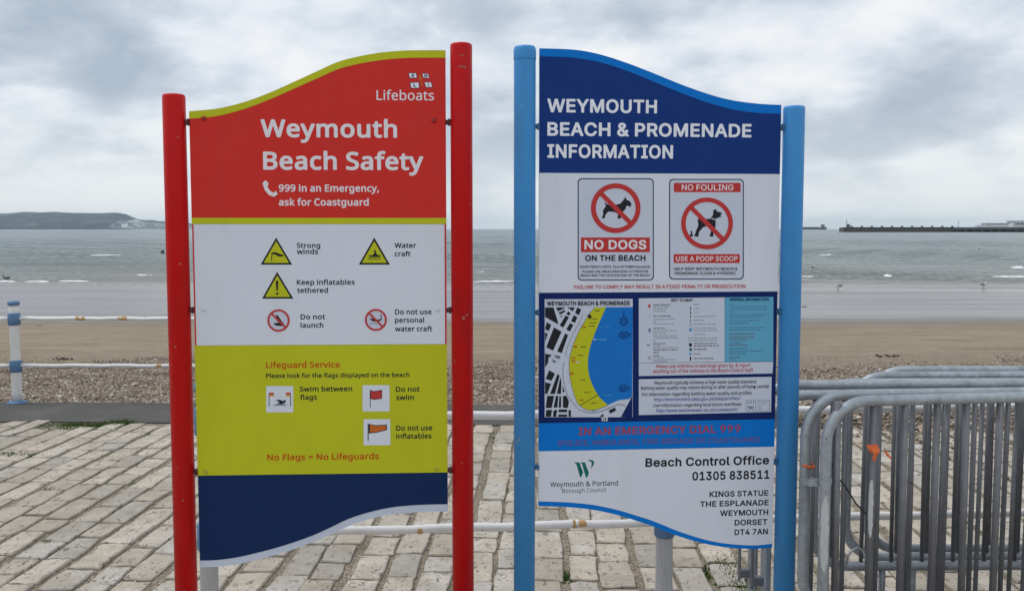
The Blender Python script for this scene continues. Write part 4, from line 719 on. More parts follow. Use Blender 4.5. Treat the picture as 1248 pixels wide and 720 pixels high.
  'p': [501,[[61,-196,72,-200,136,-200,146,-196,145,20,148,28,144,36,176,9,216,-8,264,-16,312,-12,352,1,384,21,413,52,432,85,448,132,456,180,456,244,449,300,436,340,416,375,391,404,352,429,328,438,296,444,264,446,232,442,184,425,144,391,138,404,134,428,128,437,63,436,60,428],[248,59,224,63,200,72,184,84,166,108,157,132,150,164,148,252,158,308,170,332,184,348,200,358,224,367,272,370,296,365,316,356,334,340,345,324,356,300,364,268,367,196,364,164,355,132,334,92,317,76,296,64,272,59]]],
  'q': [501,[[348,-196,360,-200,424,-200,432,-195,432,431,424,438,368,438,360,428,352,389,312,423,272,440,216,446,168,439,128,421,96,396,71,364,52,324,41,276,36,220,39,164,48,116,64,76,88,41,128,8,168,-9,216,-16,272,-10,305,4,344,33,347,28],[224,59,200,63,176,74,160,88,146,108,136,132,129,164,125,196,126,244,131,276,141,308,153,332,166,348,184,361,200,367,248,371,272,366,296,357,312,344,327,324,336,300,344,268,346,180,336,122,326,100,313,84,280,65,256,60]]],
  'r': [339,[[61,-4,72,-8,136,-8,146,-4,147,236,156,284,178,324,195,340,216,354,256,365,312,360,317,364,327,428,326,436,320,441,264,446,224,439,184,418,144,377,138,388,134,428,130,436,63,436,60,428]]],
  's': [392,[[116,-12,197,-15,261,-4,285,5,309,20,327,36,343,60,354,92,355,132,348,164,333,189,309,212,285,226,141,290,121,308,116,324,118,340,131,356,149,365,173,371,205,372,237,369,317,345,325,355,346,404,346,412,341,417,301,432,253,442,205,446,165,444,125,435,93,422,61,398,45,375,34,340,34,308,42,276,58,252,77,235,101,220,242,156,262,140,270,124,270,100,261,82,243,68,213,59,173,57,133,61,85,74,45,91,37,89,34,76,34,20,37,13,69,-1]]],
  't': [297,[[161,-12,193,-16,233,-14,265,-7,280,4,280,60,273,66,209,58,193,60,177,68,167,76,158,92,152,132,152,364,161,367,273,369,277,380,277,428,273,437,265,438,161,438,153,442,151,532,145,536,105,536,96,532,68,444,9,416,6,412,5,380,9,369,57,367,66,364,66,116,71,76,78,52,93,28,113,9,137,-5]]],
  'u': [503,[[173,-12,227,-16,275,-9,309,4,347,32,355,34,363,-5,371,-8,427,-8,434,-4,435,428,431,436,353,436,349,428,348,188,338,124,323,96,299,74,267,62,227,59,195,63,171,75,156,92,147,116,143,148,143,428,140,436,58,436,55,428,55,148,63,84,76,52,101,20,131,1]]],
  'v': [415,[[156,-4,164,-8,244,-8,250,-4,412,420,415,428,412,436,332,438,324,431,204,92,84,429,76,438,-5,436,-8,428,-5,420]]],
  'w': [638,[[120,-3,133,-7,205,-7,214,-3,309,302,317,318,413,-3,421,-7,501,-7,509,-3,629,429,625,437,549,439,541,430,461,120,453,132,359,437,274,437,269,429,193,189,173,110,91,429,85,438,4,437,1,429]]],
  'x': [432,[[8,-4,18,-8,98,-6,210,155,218,149,323,-4,330,-8,410,-8,416,-4,417,4,263,220,405,420,409,428,406,436,319,436,218,291,210,285,106,436,17,436,14,428,18,421,160,220,10,8]]],
  'y': [416,[[20,-196,77,-200,125,-191,146,-180,168,-164,201,-124,229,-68,414,420,417,428,413,437,333,438,325,431,213,113,205,105,177,188,85,429,77,438,-5,436,-7,428,164,-4,135,-76,109,-110,93,-120,69,-126,3,-124,1,-132,1,-188,5,-193]]],
  'cap': 581,
  'base': -8,
 },
 'D': {
  ' ': [187,[]],
  '&': [459,[[136,-11,182,-18,238,-15,286,0,326,24,360,-11,438,-12,449,-3,446,9,383,85,402,125,413,157,419,197,418,229,406,236,342,234,338,229,334,189,326,159,318,164,238,261,286,302,313,333,329,365,336,405,329,445,318,466,304,485,270,510,230,523,198,525,166,522,142,515,118,503,96,485,84,469,71,445,65,421,64,381,72,349,88,317,118,277,70,237,38,197,24,157,24,109,36,69,62,32,94,7],[174,60,150,67,126,85,115,101,109,125,111,149,118,165,134,185,166,211,174,209,271,93,271,85,246,70,222,62,198,59],[182,330,154,373,150,389,151,413,158,429,174,443,198,449,222,446,238,435,247,421,250,405,248,389,239,373,224,357,190,331]]],
  '(': [285,[[165,-100,173,-107,181,-108,237,-108,247,-100,247,-92,209,-4,184,68,169,132,163,196,166,260,177,332,206,436,246,532,248,540,245,546,237,551,173,551,159,532,132,476,110,412,92,340,81,276,77,188,90,92,119,-4]]],
  ')': [285,[[26,-100,33,-107,41,-108,97,-108,108,-100,137,-44,166,28,184,92,193,148,196,204,194,252,188,308,175,372,159,428,138,484,110,540,105,547,97,551,33,550,25,540,61,452,88,364,104,284,110,204,105,140,92,76,71,12,26,-92]]],
  ',': [199,[[26,-123,34,-131,42,-131,82,-131,90,-130,96,-123,149,69,146,79,138,83,66,83,57,77]]],
  '1': [465,[[65,-4,72,-11,80,-12,392,-12,402,-4,400,62,392,67,288,68,288,508,280,520,192,519,80,438,74,428,74,356,80,347,88,346,192,421,200,420,200,76,200,68,192,67,72,66,66,60,64,52]]],
  '3': [465,[[156,-11,192,-17,232,-18,272,-13,304,-3,336,14,360,34,381,61,394,85,403,117,405,157,396,197,381,229,362,253,336,274,297,293,258,301,255,309,382,453,384,461,384,509,376,520,72,521,64,519,58,509,58,453,64,442,256,440,261,437,150,309,145,301,145,245,152,237,224,234,264,225,296,204,306,189,315,165,315,125,310,109,300,93,272,72,232,62,192,64,168,71,152,80,131,101,120,137,112,144,48,144,37,141,32,133,39,93,48,69,64,46,80,29,104,11]]],
  'A': [491,[[5,-4,12,-11,20,-12,84,-12,92,-9,141,124,148,130,332,130,338,124,384,-4,388,-10,460,-12,468,-11,474,-4,474,4,284,517,276,521,204,521,192,516,5,4],[172,211,236,406,244,395,304,220,304,212]]],
  'B': [468,[[49,-4,56,-11,64,-12,256,-12,304,-7,336,2,368,17,392,37,410,60,421,84,429,116,430,148,424,180,415,204,400,228,376,251,350,268,381,292,400,321,409,356,409,396,401,428,389,452,370,476,344,496,304,513,264,520,64,521,51,516,48,508],[144,69,137,76,137,84,137,212,144,219,256,219,280,215,312,200,335,172,343,148,340,116,328,95,312,82,288,73,264,70],[144,297,137,300,137,308,137,436,144,440,264,438,294,428,312,411,322,388,322,356,312,332,296,315,280,306,256,299]]],
  'C': [522,[[204,-11,252,-18,300,-17,340,-8,380,9,420,37,448,69,471,109,483,149,484,165,476,172,404,172,397,165,380,123,354,93,316,73,268,65,228,70,188,88,156,117,133,157,121,197,116,237,117,285,124,325,135,357,154,389,172,409,196,426,220,436,252,443,284,443,308,438,340,425,366,405,383,381,399,341,404,337,468,336,482,341,483,357,472,397,455,429,436,455,414,477,388,495,356,511,324,521,276,527,228,525,180,512,140,491,108,466,76,428,51,381,36,333,29,277,30,213,41,157,59,109,84,69,116,35,156,8]]],
  'D': [514,[[49,-4,56,-11,64,-12,216,-12,256,-10,296,-3,336,10,369,28,399,52,427,84,452,132,466,180,474,252,469,316,457,364,436,412,405,452,368,483,320,506,264,519,64,521,51,516,48,508],[144,69,137,76,137,436,144,440,232,439,264,436,296,426,322,412,348,388,368,356,379,324,386,284,387,236,380,188,369,156,356,132,336,109,312,91,288,80,240,70]]],
  'E': [430,[[49,-4,56,-11,64,-12,376,-12,386,-4,387,60,376,69,144,69,137,76,137,212,144,217,352,217,363,220,367,236,367,284,365,292,360,297,138,300,137,436,144,440,376,440,384,452,384,508,382,516,376,520,64,521,51,516,48,508]]],
  'F': [422,[[49,-4,56,-11,64,-12,128,-11,136,-4,137,204,144,209,344,209,352,211,358,220,358,276,352,288,138,292,137,436,144,440,368,440,376,442,381,452,381,508,376,518,368,521,64,521,51,516,48,508]]],
  'G': [532,[[204,-11,252,-18,300,-17,348,-6,388,12,423,37,451,69,473,109,485,149,490,189,490,253,484,266,476,268,284,268,272,261,271,197,276,189,396,187,402,181,391,141,372,109,348,88,316,72,292,67,260,65,228,70,204,79,181,93,164,109,145,133,133,157,121,197,116,237,117,285,124,325,135,357,154,389,172,409,196,426,220,437,244,442,276,443,308,438,340,423,362,405,380,382,399,341,404,337,476,337,484,343,486,349,483,365,469,405,452,434,430,461,404,484,380,499,348,513,316,522,268,527,220,524,180,513,140,492,108,467,76,429,51,381,36,333,29,277,30,213,41,157,59,109,84,69,116,35,156,7]]],
  'H': [528,[[49,-4,56,-11,64,-12,128,-11,136,-4,137,212,144,220,368,220,376,220,380,212,381,-4,392,-12,456,-12,464,-9,469,4,469,508,464,518,456,521,392,521,383,516,380,508,380,308,376,301,368,301,144,301,137,308,137,508,134,516,120,521,64,521,51,516,48,508]]],
  'I': [312,[[20,-4,27,-11,35,-12,267,-12,275,-10,281,-4,281,60,275,67,203,69,195,76,195,436,203,440,267,440,278,444,281,452,281,508,275,519,35,521,22,516,19,508,19,452,22,444,27,440,99,440,105,436,106,76,99,69,27,68,19,60]]],
  'K': [478,[[49,-4,56,-11,64,-12,128,-11,136,-4,138,164,192,221,200,221,368,-11,448,-12,456,-9,460,-4,456,10,261,284,263,292,457,500,460,508,456,518,448,521,368,521,354,516,144,286,137,292,137,508,134,516,120,521,64,521,51,516,48,508]]],
  'L': [404,[[49,-4,56,-11,64,-12,360,-12,368,-10,372,-4,373,60,364,68,144,69,137,76,137,508,134,516,128,520,56,520,48,508]]],
  'M': [640,[[49,-4,56,-11,64,-12,120,-12,128,-10,133,-4,133,340,136,350,275,-4,280,-10,288,-12,344,-12,353,-4,488,344,492,324,493,-4,504,-12,568,-12,576,-8,580,4,580,508,576,517,568,521,480,521,467,516,340,188,320,130,312,122,290,188,161,516,144,521,64,521,51,516,48,508]]],
  'N': [535,[[49,-4,56,-11,64,-12,128,-12,136,-4,136,376,376,-5,384,-12,392,-12,464,-12,472,-8,475,4,475,508,472,517,464,521,400,521,392,518,387,508,387,148,384,138,146,516,136,521,64,521,51,516,48,508]]],
  'O': [545,[[204,-11,252,-18,300,-17,348,-5,388,14,428,45,455,77,482,125,497,173,504,229,503,293,493,349,475,397,445,445,412,478,364,507,316,523,268,527,220,523,172,509,132,486,100,458,72,421,51,381,36,333,29,277,30,213,41,157,59,109,84,69,116,35,156,8],[236,68,204,79,180,94,156,117,140,141,127,173,119,205,115,253,118,293,124,325,135,357,155,389,172,408,196,426,223,437,252,443,284,443,316,435,345,421,372,398,390,373,405,341,415,301,418,253,416,213,409,181,397,149,377,117,356,96,332,80,300,69,268,65]]],
  'P': [456,[[49,-4,56,-11,64,-12,128,-11,136,-4,138,172,256,175,304,183,336,196,360,211,378,228,396,252,411,284,418,316,421,348,417,388,407,420,390,452,369,476,344,494,304,512,264,519,64,521,51,516,48,508],[144,254,137,260,137,436,144,440,256,439,288,429,312,412,328,380,332,340,323,300,305,276,280,262,256,256]]],
  'R': [460,[[49,-4,56,-11,64,-12,128,-11,136,-4,137,180,144,186,240,184,344,-7,352,-12,424,-12,432,-11,439,-4,439,4,335,196,333,204,371,228,398,260,415,300,421,340,418,388,402,436,380,468,344,496,304,513,256,520,64,521,51,516,48,508],[144,267,139,268,137,276,137,436,144,440,256,439,288,431,314,412,328,387,333,348,327,316,312,291,289,276,264,269]]],
  'S': [458,[[155,-13,194,-20,242,-20,282,-15,322,-3,354,14,379,35,403,67,415,99,420,139,415,179,400,211,378,237,348,259,315,275,202,309,166,323,138,343,128,363,130,395,146,420,178,439,218,446,258,443,296,427,318,403,330,368,338,366,402,366,410,371,413,379,408,411,399,435,384,459,346,494,322,508,290,520,250,527,202,526,162,519,130,508,98,488,75,467,58,443,45,411,40,371,46,331,62,299,82,277,114,254,146,239,290,194,315,179,331,155,332,123,325,107,313,91,298,80,274,69,226,61,178,68,146,83,125,107,116,139,106,148,33,147,27,139,32,99,42,73,58,48,77,27,98,11,122,-2]]],
  'T': [460,[[181,-4,188,-11,196,-12,260,-12,268,-4,269,436,276,440,420,440,426,444,429,452,429,508,426,516,420,520,36,521,23,516,20,508,20,452,28,440,172,440,181,436]]],
  'U': [529,[[193,-12,232,-19,272,-20,304,-17,344,-6,376,9,403,28,427,52,448,84,463,124,469,164,469,508,464,518,392,521,383,516,381,508,380,172,377,148,369,124,352,100,320,76,288,66,256,64,216,69,184,84,158,108,149,124,140,148,136,180,136,508,134,516,120,521,64,521,51,516,48,508,48,172,54,124,73,76,104,37,144,7]]],
  'V': [491,[[193,-4,204,-12,276,-12,284,-10,289,-4,473,500,475,508,468,519,396,521,385,516,244,106,236,110,94,516,76,521,20,521,7,516,4,508,7,500]]],
  'W': [698,[[144,-4,148,-10,156,-12,228,-12,236,-10,242,-4,340,363,348,350,444,-4,452,-12,460,-12,532,-12,540,-6,680,500,681,508,679,516,668,521,604,521,594,516,492,121,388,517,380,521,308,521,297,516,196,134,188,143,92,515,84,520,76,521,20,521,7,516,4,508,6,500]]],
  'X': [486,[[7,-4,14,-11,22,-12,94,-12,102,-6,238,192,374,-9,382,-12,462,-10,467,-4,467,4,462,12,292,260,294,268,455,500,458,508,454,518,446,521,374,521,366,518,275,388,238,328,198,392,110,519,30,521,20,516,17,508,21,500,185,260,12,12,7,4]]],
  'Y': [483,[[192,-4,204,-12,268,-12,279,-4,280,204,464,500,467,508,460,519,380,521,372,517,236,291,100,516,92,521,20,521,7,516,4,508,8,500,191,204]]],
  'c': [407,[[151,-12,182,-19,222,-20,262,-13,294,0,324,20,347,44,362,68,375,100,374,108,366,114,302,129,294,124,279,92,262,75,230,61,198,59,174,64,150,77,131,100,119,124,109,172,112,228,119,252,130,276,158,305,174,313,198,317,222,317,246,311,273,292,294,254,302,250,366,266,374,276,358,316,334,347,302,372,262,389,222,396,182,395,150,388,118,375,86,351,62,324,43,292,31,260,24,220,23,172,28,132,40,92,57,60,83,28,115,4]]],
  'e': [415,[[153,-12,182,-18,222,-20,262,-15,293,-4,321,12,348,36,365,60,375,84,377,92,374,98,366,103,302,117,279,84,262,70,230,59,198,59,174,64,150,76,134,92,118,119,110,157,366,157,374,158,382,164,383,204,379,244,369,284,354,316,334,343,310,364,286,378,254,390,222,396,182,395,142,386,113,372,86,352,61,324,43,292,30,254,23,212,23,164,30,120,43,84,62,52,86,25,118,2],[118,233,111,236,115,252,126,276,139,292,166,311,206,318,238,313,262,299,281,276,295,236,286,233]]],
  'i': [178,[[41,-4,53,-12,117,-11,125,-4,126,380,117,391,53,391,45,389,41,380],[60,436,77,431,101,434,120,444,133,460,138,476,136,500,125,517,109,530,93,535,69,534,50,524,36,508,30,492,32,468,40,452]]],
  'l': [201,[[93,-6,121,-13,153,-14,185,-9,193,2,181,58,177,64,137,65,129,73,127,82,125,514,113,521,57,521,49,520,42,514,41,506,41,74,47,42,57,23,73,5]]],
  'n': [421,[[41,-4,49,-11,57,-12,113,-12,121,-9,125,-4,126,228,130,260,141,284,161,303,185,314,209,317,233,314,257,303,273,284,282,260,285,-4,297,-12,361,-11,368,-4,367,276,359,308,348,332,330,356,313,372,273,390,249,395,217,396,169,385,145,372,129,358,124,364,121,387,113,391,57,391,45,388,41,380]]],
  's': [376,[[121,-12,152,-18,192,-20,224,-17,256,-8,280,3,304,20,325,44,337,68,343,100,340,132,328,164,312,183,288,200,264,211,146,244,128,257,122,268,121,284,130,300,152,314,176,320,208,319,232,309,248,292,264,266,328,278,334,284,336,292,328,315,307,348,280,372,248,388,216,395,184,396,152,394,120,385,96,374,71,356,51,332,40,308,35,276,39,244,48,220,68,196,90,180,120,166,232,136,249,124,256,108,254,92,240,74,216,62,192,58,160,59,135,68,117,84,104,113,96,118,32,105,25,100,24,92,32,65,55,28,84,4]]],
  't': [239,[[118,-8,146,-15,186,-15,218,-9,225,0,210,61,202,66,170,62,154,64,143,72,138,96,138,312,146,315,210,317,216,328,216,376,210,389,202,391,138,392,138,472,130,482,66,483,58,481,53,472,51,392,2,391,-5,384,-6,328,2,316,50,315,53,312,53,96,56,64,64,40,74,23,90,7]]],
  'u': [422,[[131,-9,177,-17,217,-13,250,-1,281,21,286,15,289,-7,297,-12,361,-11,369,-2,369,375,369,383,361,391,297,391,285,383,284,151,280,119,268,95,249,76,225,65,201,62,177,65,153,77,137,95,128,119,125,383,121,389,113,391,49,391,41,383,41,135,46,87,58,55,80,23,105,3]]],
  'v': [401,[[151,-4,157,-11,165,-12,229,-12,238,-4,382,372,383,380,379,388,373,391,309,391,301,391,293,382,197,112,189,121,93,387,85,391,21,391,10,388,5,380,7,372]]],
  'cap': 521,
  'base': -12,
 },
}

def text(S, parent, body, x0, x1, yb, cap, mat, y, font='A', name='lettering'):
    G = GLYPHS[font]; cu = bpy.data.curves.new('lettering', 'CURVE'); cu.dimensions = '2D'; cu.fill_mode = 'FRONT'
    u0, z0 = S.uv(x0, yb); u1, _ = S.uv(x1, yb); _, z1 = S.uv((x0 + x1) / 2, yb - cap); zb = S.uv((x0 + x1) / 2, yb)[1]
    x = 0; loops = []
    for ch in body:
        adv, cs = G[ch]
        for c in cs: loops.append([(x + c[i], c[i + 1]) for i in range(0, len(c), 2)])
        x += adv
    mn = min(p[0] for l in loops for p in l); mx = max(p[0] for l in loops for p in l)
    sx = (u1 - u0) / (mx - mn); sz = (z1 - zb) / (G['cap'] - G['base'])
    for l in loops:
        sp_ = cu.splines.new('POLY'); sp_.points.add(len(l) - 1); sp_.use_cyclic_u = True
        for p_, q_ in zip(sp_.points, l): p_.co = (q_[0] / 1000, q_[1] / 1000, 0, 1)
    ob = bpy.data.objects.new('tmp', cu); me = bpy.data.meshes.new_from_object(ob); bpy.data.objects.remove(ob)
    n_ = len(me.vertices); v = np.zeros(n_ * 3, dtype=np.float32); me.vertices.foreach_get('co', v); v = v.reshape(-1, 3) * 1000
    me.vertices.foreach_set('co', np.stack([u0 + (v[:, 0] - mn) * sx, np.full(n_, y), zb + (v[:, 1] - G['base']) * sz], 1).astype(np.float32).ravel()); me.update()
    me.materials.clear(); bpy.data.curves.remove(cu); me.name = name
    return link(name, me, mat, parent)
def post(S, u, r, top, mat, capmat=None, ridge=None):
    mb = MB(); mb.lathe([(r, 0), (r, top - .012), (r * .985, top - .006), (r * .93, top - .002), (r * .82, top)], (u, .006, 0), 40)
    o = mb.build('post', mat, S.o, True)
    if ridge:
        m2 = MB(); m2.lathe([(r + .0006, top - ridge), (r + .0012, top - ridge + .003), (r + .0010, top - .012), (r * .98, top - .004), (r * .90, top + .001), (r * .6, top + .002)], (u, .006, 0), 40); m2.build('cap', mat, o, True)
    b = MB(); b.lathe([(r * 2.1, 0.016), (r * 2.1, 0.028), (r * 1.1, .03)], (u, .006, 0), 24); b.build('base_flange', mat, o)
    return o
def lug(S, u0, u1, z, mat, h=.018):
    mb = MB(); mb.box(((u0 + u1) / 2, .008, z), (u1 - u0, .022, h * .7)); mb.box((u0 * .35 + u1 * .65, .008, z), ((u1 - u0) * .35, .03, h))
    mb.tube([((u0 + u1) / 2, -.001, z), ((u0 + u1) / 2, -.010, z)], .005, 6)
    return mb.build('bracket', mat, S.o)
def screw(S, px, py, r, mat, y, parent):
    u, z = S.uv(px, py); mb = MB(); n = 14; vs = []; 
    prof = [(r, 0), (r, .002), (r * .7, .0045), (r * .25, .005), (r * .2, .0035)]
    for q, h in prof:
        for k in range(n): g = 2 * math.pi * k / n; vs.append((u + q * math.cos(g), y - h, z + q * math.sin(g)))
    fs = []
    for i in range(len(prof) - 1):
        for k in range(n): l = (k + 1) % n; fs.append((i * n + k, i * n + l, (i + 1) * n + l, (i + 1) * n + k))
    fs.append(tuple((len(prof) - 1) * n + k for k in range(n)))
    mb.add(vs, fs); return mb.build('screw', mat, parent)
def smoothc(pts, n=3):                    # Catmull-Rom through the points
    P = [Vector(p) for p in pts]; out = []
    for i in range(len(P) - 1):
        a, b, c, d = P[max(i - 1, 0)], P[i], P[i + 1], P[min(i + 2, len(P) - 1)]
        for k in range(n):
            t = k / n; q = 0.5 * ((2 * b) + (c - a) * t + (2 * a - 5 * b + 4 * c - d) * t * t + (3 * b - a - 3 * c + d) * t ** 3); out.append((q.x, q.y))
    out.append((P[-1].x, P[-1].y)); return out
def side(S, pts):                          # pin the end points to the board's vertical edges
    P = [S.uv(*p) for p in pts]; return P
# ---- red sign
S = Sign('beach_safety_sign', 'red framed beach safety sign with lime and navy bands between two red posts', 3.20, 3.243, 234, 544)
W = S.W
def zof(px, py): return S.uv(px, py)[1]
top_o = smoothc([(229.5, 135.8), (250, 134.3), (270, 131.7), (300, 124), (330, 112.7), (360, 99.3), (390, 85.5), (410, 76.5), (430, 70.7), (460, 65), (490, 62.2), (520, 61.6), (543, 61.7)])
top_i = smoothc([(229.8, 145), (250, 143.6), (270, 140.7), (300, 132.5), (330, 121), (360, 107.8), (390, 94.5), (410, 85.5), (430, 79.8), (460, 74.3), (490, 71.4), (520, 70.8), (543, 70.9)])
bot_i = smoothc([(244.2, 682.3), (263, 681.8), (286, 679), (312, 673.3), (345, 664.4), (379, 652.7), (402, 642.5), (424, 632), (447, 624.4), (475, 618), (502, 615.2), (524, 614.2), (545, 613.8)])
bot_o = smoothc([(244.2, 690.7), (263, 690.0), (286, 687.6), (312, 681.8), (345, 673), (379, 661), (402, 651.2), (424, 641), (447, 633), (475, 626.8), (502, 624.2), (524, 623.2), (545, 622.8)])
def curve(S, pts, W):
    P = [S.uv(*p) for p in pts]; P[0] = (0.0, P[0][1]); P[-1] = (W, P[-1][1]); return [(min(max(u, 0), W), z) for u, z in P]
def board(S, top, bottom, W, name, mat, y0, y1, parent=None):
    return plate(S, name, top + bottom[::-1], mat, y0, y1, parent, uv=True)
bb = board(S, curve(S, top_o, W), curve(S, bot_o, W), W, 'back_board', M['edge'], 0.0, 0.012)
z265, z273, z421, z579 = zof(390, 265.5), zof(390, 273), zof(390, 420), zof(390, 577)
t1 = curve(S, top_i, W); tO = curve(S, top_o, W)
hp = plate(S, 'header_panel', t1 + [(W, z265), (0, z265)], M['red_sign'], -.0015, -.0001, uv=True)
trim = plate(S, 'curved_trim', tO + [(u, z + .0003) for u, z in t1[::-1]], M['lime'], -.0017, -.0001, uv=True)
strip = plate(S, 'lime_strip', [(0, z265 - .0003), (W, z265 - .0003), (W, z273), (0, z273)], M['lime'], -.0017, -.0001, uv=True)
edging = plate(S, 'red_edging', [(0.001, z273 - .0005), (W - .001, z273 - .0005), (W - .001, z421), (0.001, z421)], M['red_sign'], -.0012, -.0001, uv=True)
wp = plate(S, 'warning_panel', [(0.0065, z273 - .001), (W - .0065, z273 - .001), (W - .0065, z421 + .0005), (0.0065, z421 + .0005)], M['white'], -.0030, -.0014, uv=True)
lp = plate(S, 'lifeguard_panel', [(0, z421 - .0003), (W, z421 - .0003), (W, z579), (0, z579)], M['lime'], -.0030, -.0001, uv=True)
fp = plate(S, 'footer_panel', [(0, z579 - .0004), (W, z579 - .0004)] + curve(S, bot_i, W)[::-1], M['navy'], -.0015, -.0001, uv=True)
post(S, -.052, .038, 2.055, M['red_post']); post(S, .9235, .038, 2.234, M['red_post'])
def chip(S, po, px, py, w_, h_, seed, u0, r):
    rd = random.Random(seed); z0 = S.uv(px, py)[1]; uc = S.uv(px, py)[0] - u0; v = []
    for k in range(9):
        g = 2 * math.pi * k / 9; q = rd.uniform(.55, 1.1); du = uc + w_ * q * math.cos(g) * .5
        a = math.asin(max(-1, min(1, du / r))); v.append((u0 + (r + .0006) * math.sin(a), .006 - (r + .0006) * math.cos(a), z0 + h_ * q * math.sin(g) * .5))
    pyd('paint_chip', v, [tuple(range(9))], M['worn'], po)
M['worn'] = paint('worn primer under red paint', (0.36, 0.12, 0.10), 0.7, 0.3, scale=80)
PL = [c for c in S.o.children if c.name.startswith('post')]
for a in ((563, 70, .024, .006, 1), (561, 83, .018, .008, 2), (566, 84, .020, .010, 3), (565, 386, .012, .016, 4), (569, 383, .008, .010, 5), (563, 561, .008, .006, 8)): chip(S, PL[1], *a, .9235, .038)
for a in ((217, 421, .012, .008, 6), (219, 566, .008, .006, 9), (228, 716, .01, .02, 7)): chip(S, PL[0], *a, -.052, .038)
for px, py in ((226, 149), (226, 378), (231, 575)): lug(S, -.016, .002, zof(px, py), M['lug_red'], .022)
for px, py in ((547, 149), (547, 378), (547, 573)): lug(S, W - .002, .888, zof(px, py), M['lug_red'], .022)
y = -.0019; B = .022
text(S, hp, 'Weymouth', 318, 484, 167.8, 21.7, M['letter_pink'], y, 'B')
text(S, hp, 'Beach Safety', 321, 516, 207.3, 22, M['letter_pink'], y, 'B')
text(S, hp, '999 in an Emergency,', 340, 462, 233.8, 8.8, M['letter_pink'], y, 'B')
text(S, hp, 'ask for Coastguard', 340, 449.5, 250.8, 8.8, M['letter_pink'], y, 'B')
text(S, hp, 'Lifeboats', 459, 529, 122.5, 12, M['letter_pink'], y, 'C')
p = Print(S, y)
def c1(pts, ox, oy, s): return [(ox + a / s, oy + b / s) for a, b in pts]
p.poly(c1([(390, 550), (401, 539), (413, 551), (408, 563), (419, 579), (431, 585), (440, 578), (446, 590), (433, 600), (413, 593), (398, 574)], 190, 40, 3), M['letter_pink'])
p.build('telephone_symbol', hp)
p = Print(S, y)
p.poly(c1([(512, 76), (742, 84), (795, 246), (540, 258)], 440, 80, 9), M['red_sign'])
for q in ([(518, 82), (608, 82), (618, 142), (533, 143)], [(668, 87), (737, 89), (752, 144), (683, 142)], [(536, 186), (638, 182), (643, 253), (545, 254)], [(692, 182), (767, 178), (789, 242), (712, 246)]):
    p.poly(c1(q, 440, 80, 9), M['navy'], 1); cx = sum(a for a, b in q) / 4; cy = sum(b for a, b in q) / 4
    p.poly(c1([(cx + (a - cx) * .86, cy + (b - cy) * .80) for a, b in q], 440, 80, 9), M['letter_white'], 2)
p.poly(c1([(632, 158), (638, 118), (648, 100), (660, 120), (674, 158)], 440, 80, 9), M['orange'], 2)
p.poly(c1([(652, 170), (664, 170), (668, 205), (682, 205), (672, 225), (655, 222), (652, 205)], 440, 80, 9), M['orange'], 2)
p.build('flag_emblem', hp)
for ch, a, b in (('R', 570, 132), ('N', 711, 133), ('L', 592, 236), ('I', 740, 228)):
    text(S, hp, ch, 440 + (a - 15 + (9 if ch == 'I' else 0)) / 9, 440 + (a + 15 - (9 if ch == 'I' else 0)) / 9, 80 + b / 9, 4.0, M['navy'], y - .0012, 'A')
screw(S, 248.5, 144.5, .0085, M['screw_red'], -.0016, hp); screw(S, 529, 147, .0085, M['screw_red'], -.0016, hp)
# warning panel
y = -.0033; K = M['black']
def tri(apex, bl, br, parent):
    p = Print(S, y); p.poly([apex, br, bl], M['black'])
    cx = (apex[0] + bl[0] + br[0]) / 3; cy = (apex[1] + bl[1] + br[1]) / 3
    p.poly([(cx + (a - cx) * .80, cy + (b - cy) * .80) for a, b in (apex, br, bl)], M['lime'], 1); return p
p = tri((336.8, 289.5), (317.8, 322.5), (356.3, 322.5), wp)
p.line([(331.6, 308), (331.3, 318.3)], 1.0, K, 2); p.poly(c1([(115, 158), (135, 150), (150, 153), (170, 162), (202, 170), (192, 181), (165, 180), (140, 166), (125, 166)], 310, 280, 5.53), K, 2); p.build('warning_pictogram', wp)
p = tri((338, 331.2), (319.6, 363.8), (357.8, 363.8), wp)
p.poly([(336.3, 342), (339.5, 342), (338.9, 354), (337.1, 354)], K, 2); p.disc(338, 357.6, 1.5, K, 2, 12); p.build('warning_pictogram', wp)
p = tri((456.2, 289.5), (437.4, 322.5), (475.4, 322.5), wp)
p.poly(c1([(104, 172), (135, 172), (150, 150), (143, 150), (143, 138), (155, 136), (156, 150), (165, 170), (192, 172), (180, 184), (118, 184)], 430, 280, 5.54), K, 2)
for yy in (191, 200):
    p.line(c1([(102, yy), (118, yy - 3), (130, yy + 3), (145, yy - 3), (160, yy + 3), (175, yy - 2), (190, yy)], 430, 280, 5.54), .55, K, 2)
p.build('warning_pictogram', wp)
def nosign(S, cx, cy, r1, r0, y, parent, draw, slash=None, name='prohibition_pictogram'):
    p = Print(S, y); p.disc(cx, cy, r1 - .5, M['white'] if S is None else M['map_white'], 0); draw(p)
    p.ring(cx, cy, r1, r0, M['red_text'], 3)
    w_ = slash or (r1 - r0); q = r0 + .5
    p.line([(cx - q * .707, cy - q * .707), (cx + q * .707, cy + q * .707)], w_, M['red_text'], 3)
    return p.build(name, parent)
def d1(p):
    p.poly(c1([(130, 628), (200, 622), (190, 648), (150, 645)], 310, 280, 5.53), K, 1); p.poly(c1([(155, 620), (150, 570), (162, 580), (190, 620)], 310, 280, 5.53), K, 1)
    p.line(c1([(130, 638), (160, 640), (200, 632)], 310, 280, 5.53), .7, K, 1); p.line(c1([(140, 600), (155, 570)], 310, 280, 5.53), .7, K, 1)
nosign(S, 339.7, 390.3, 13.6, 11.2, y, wp, d1)
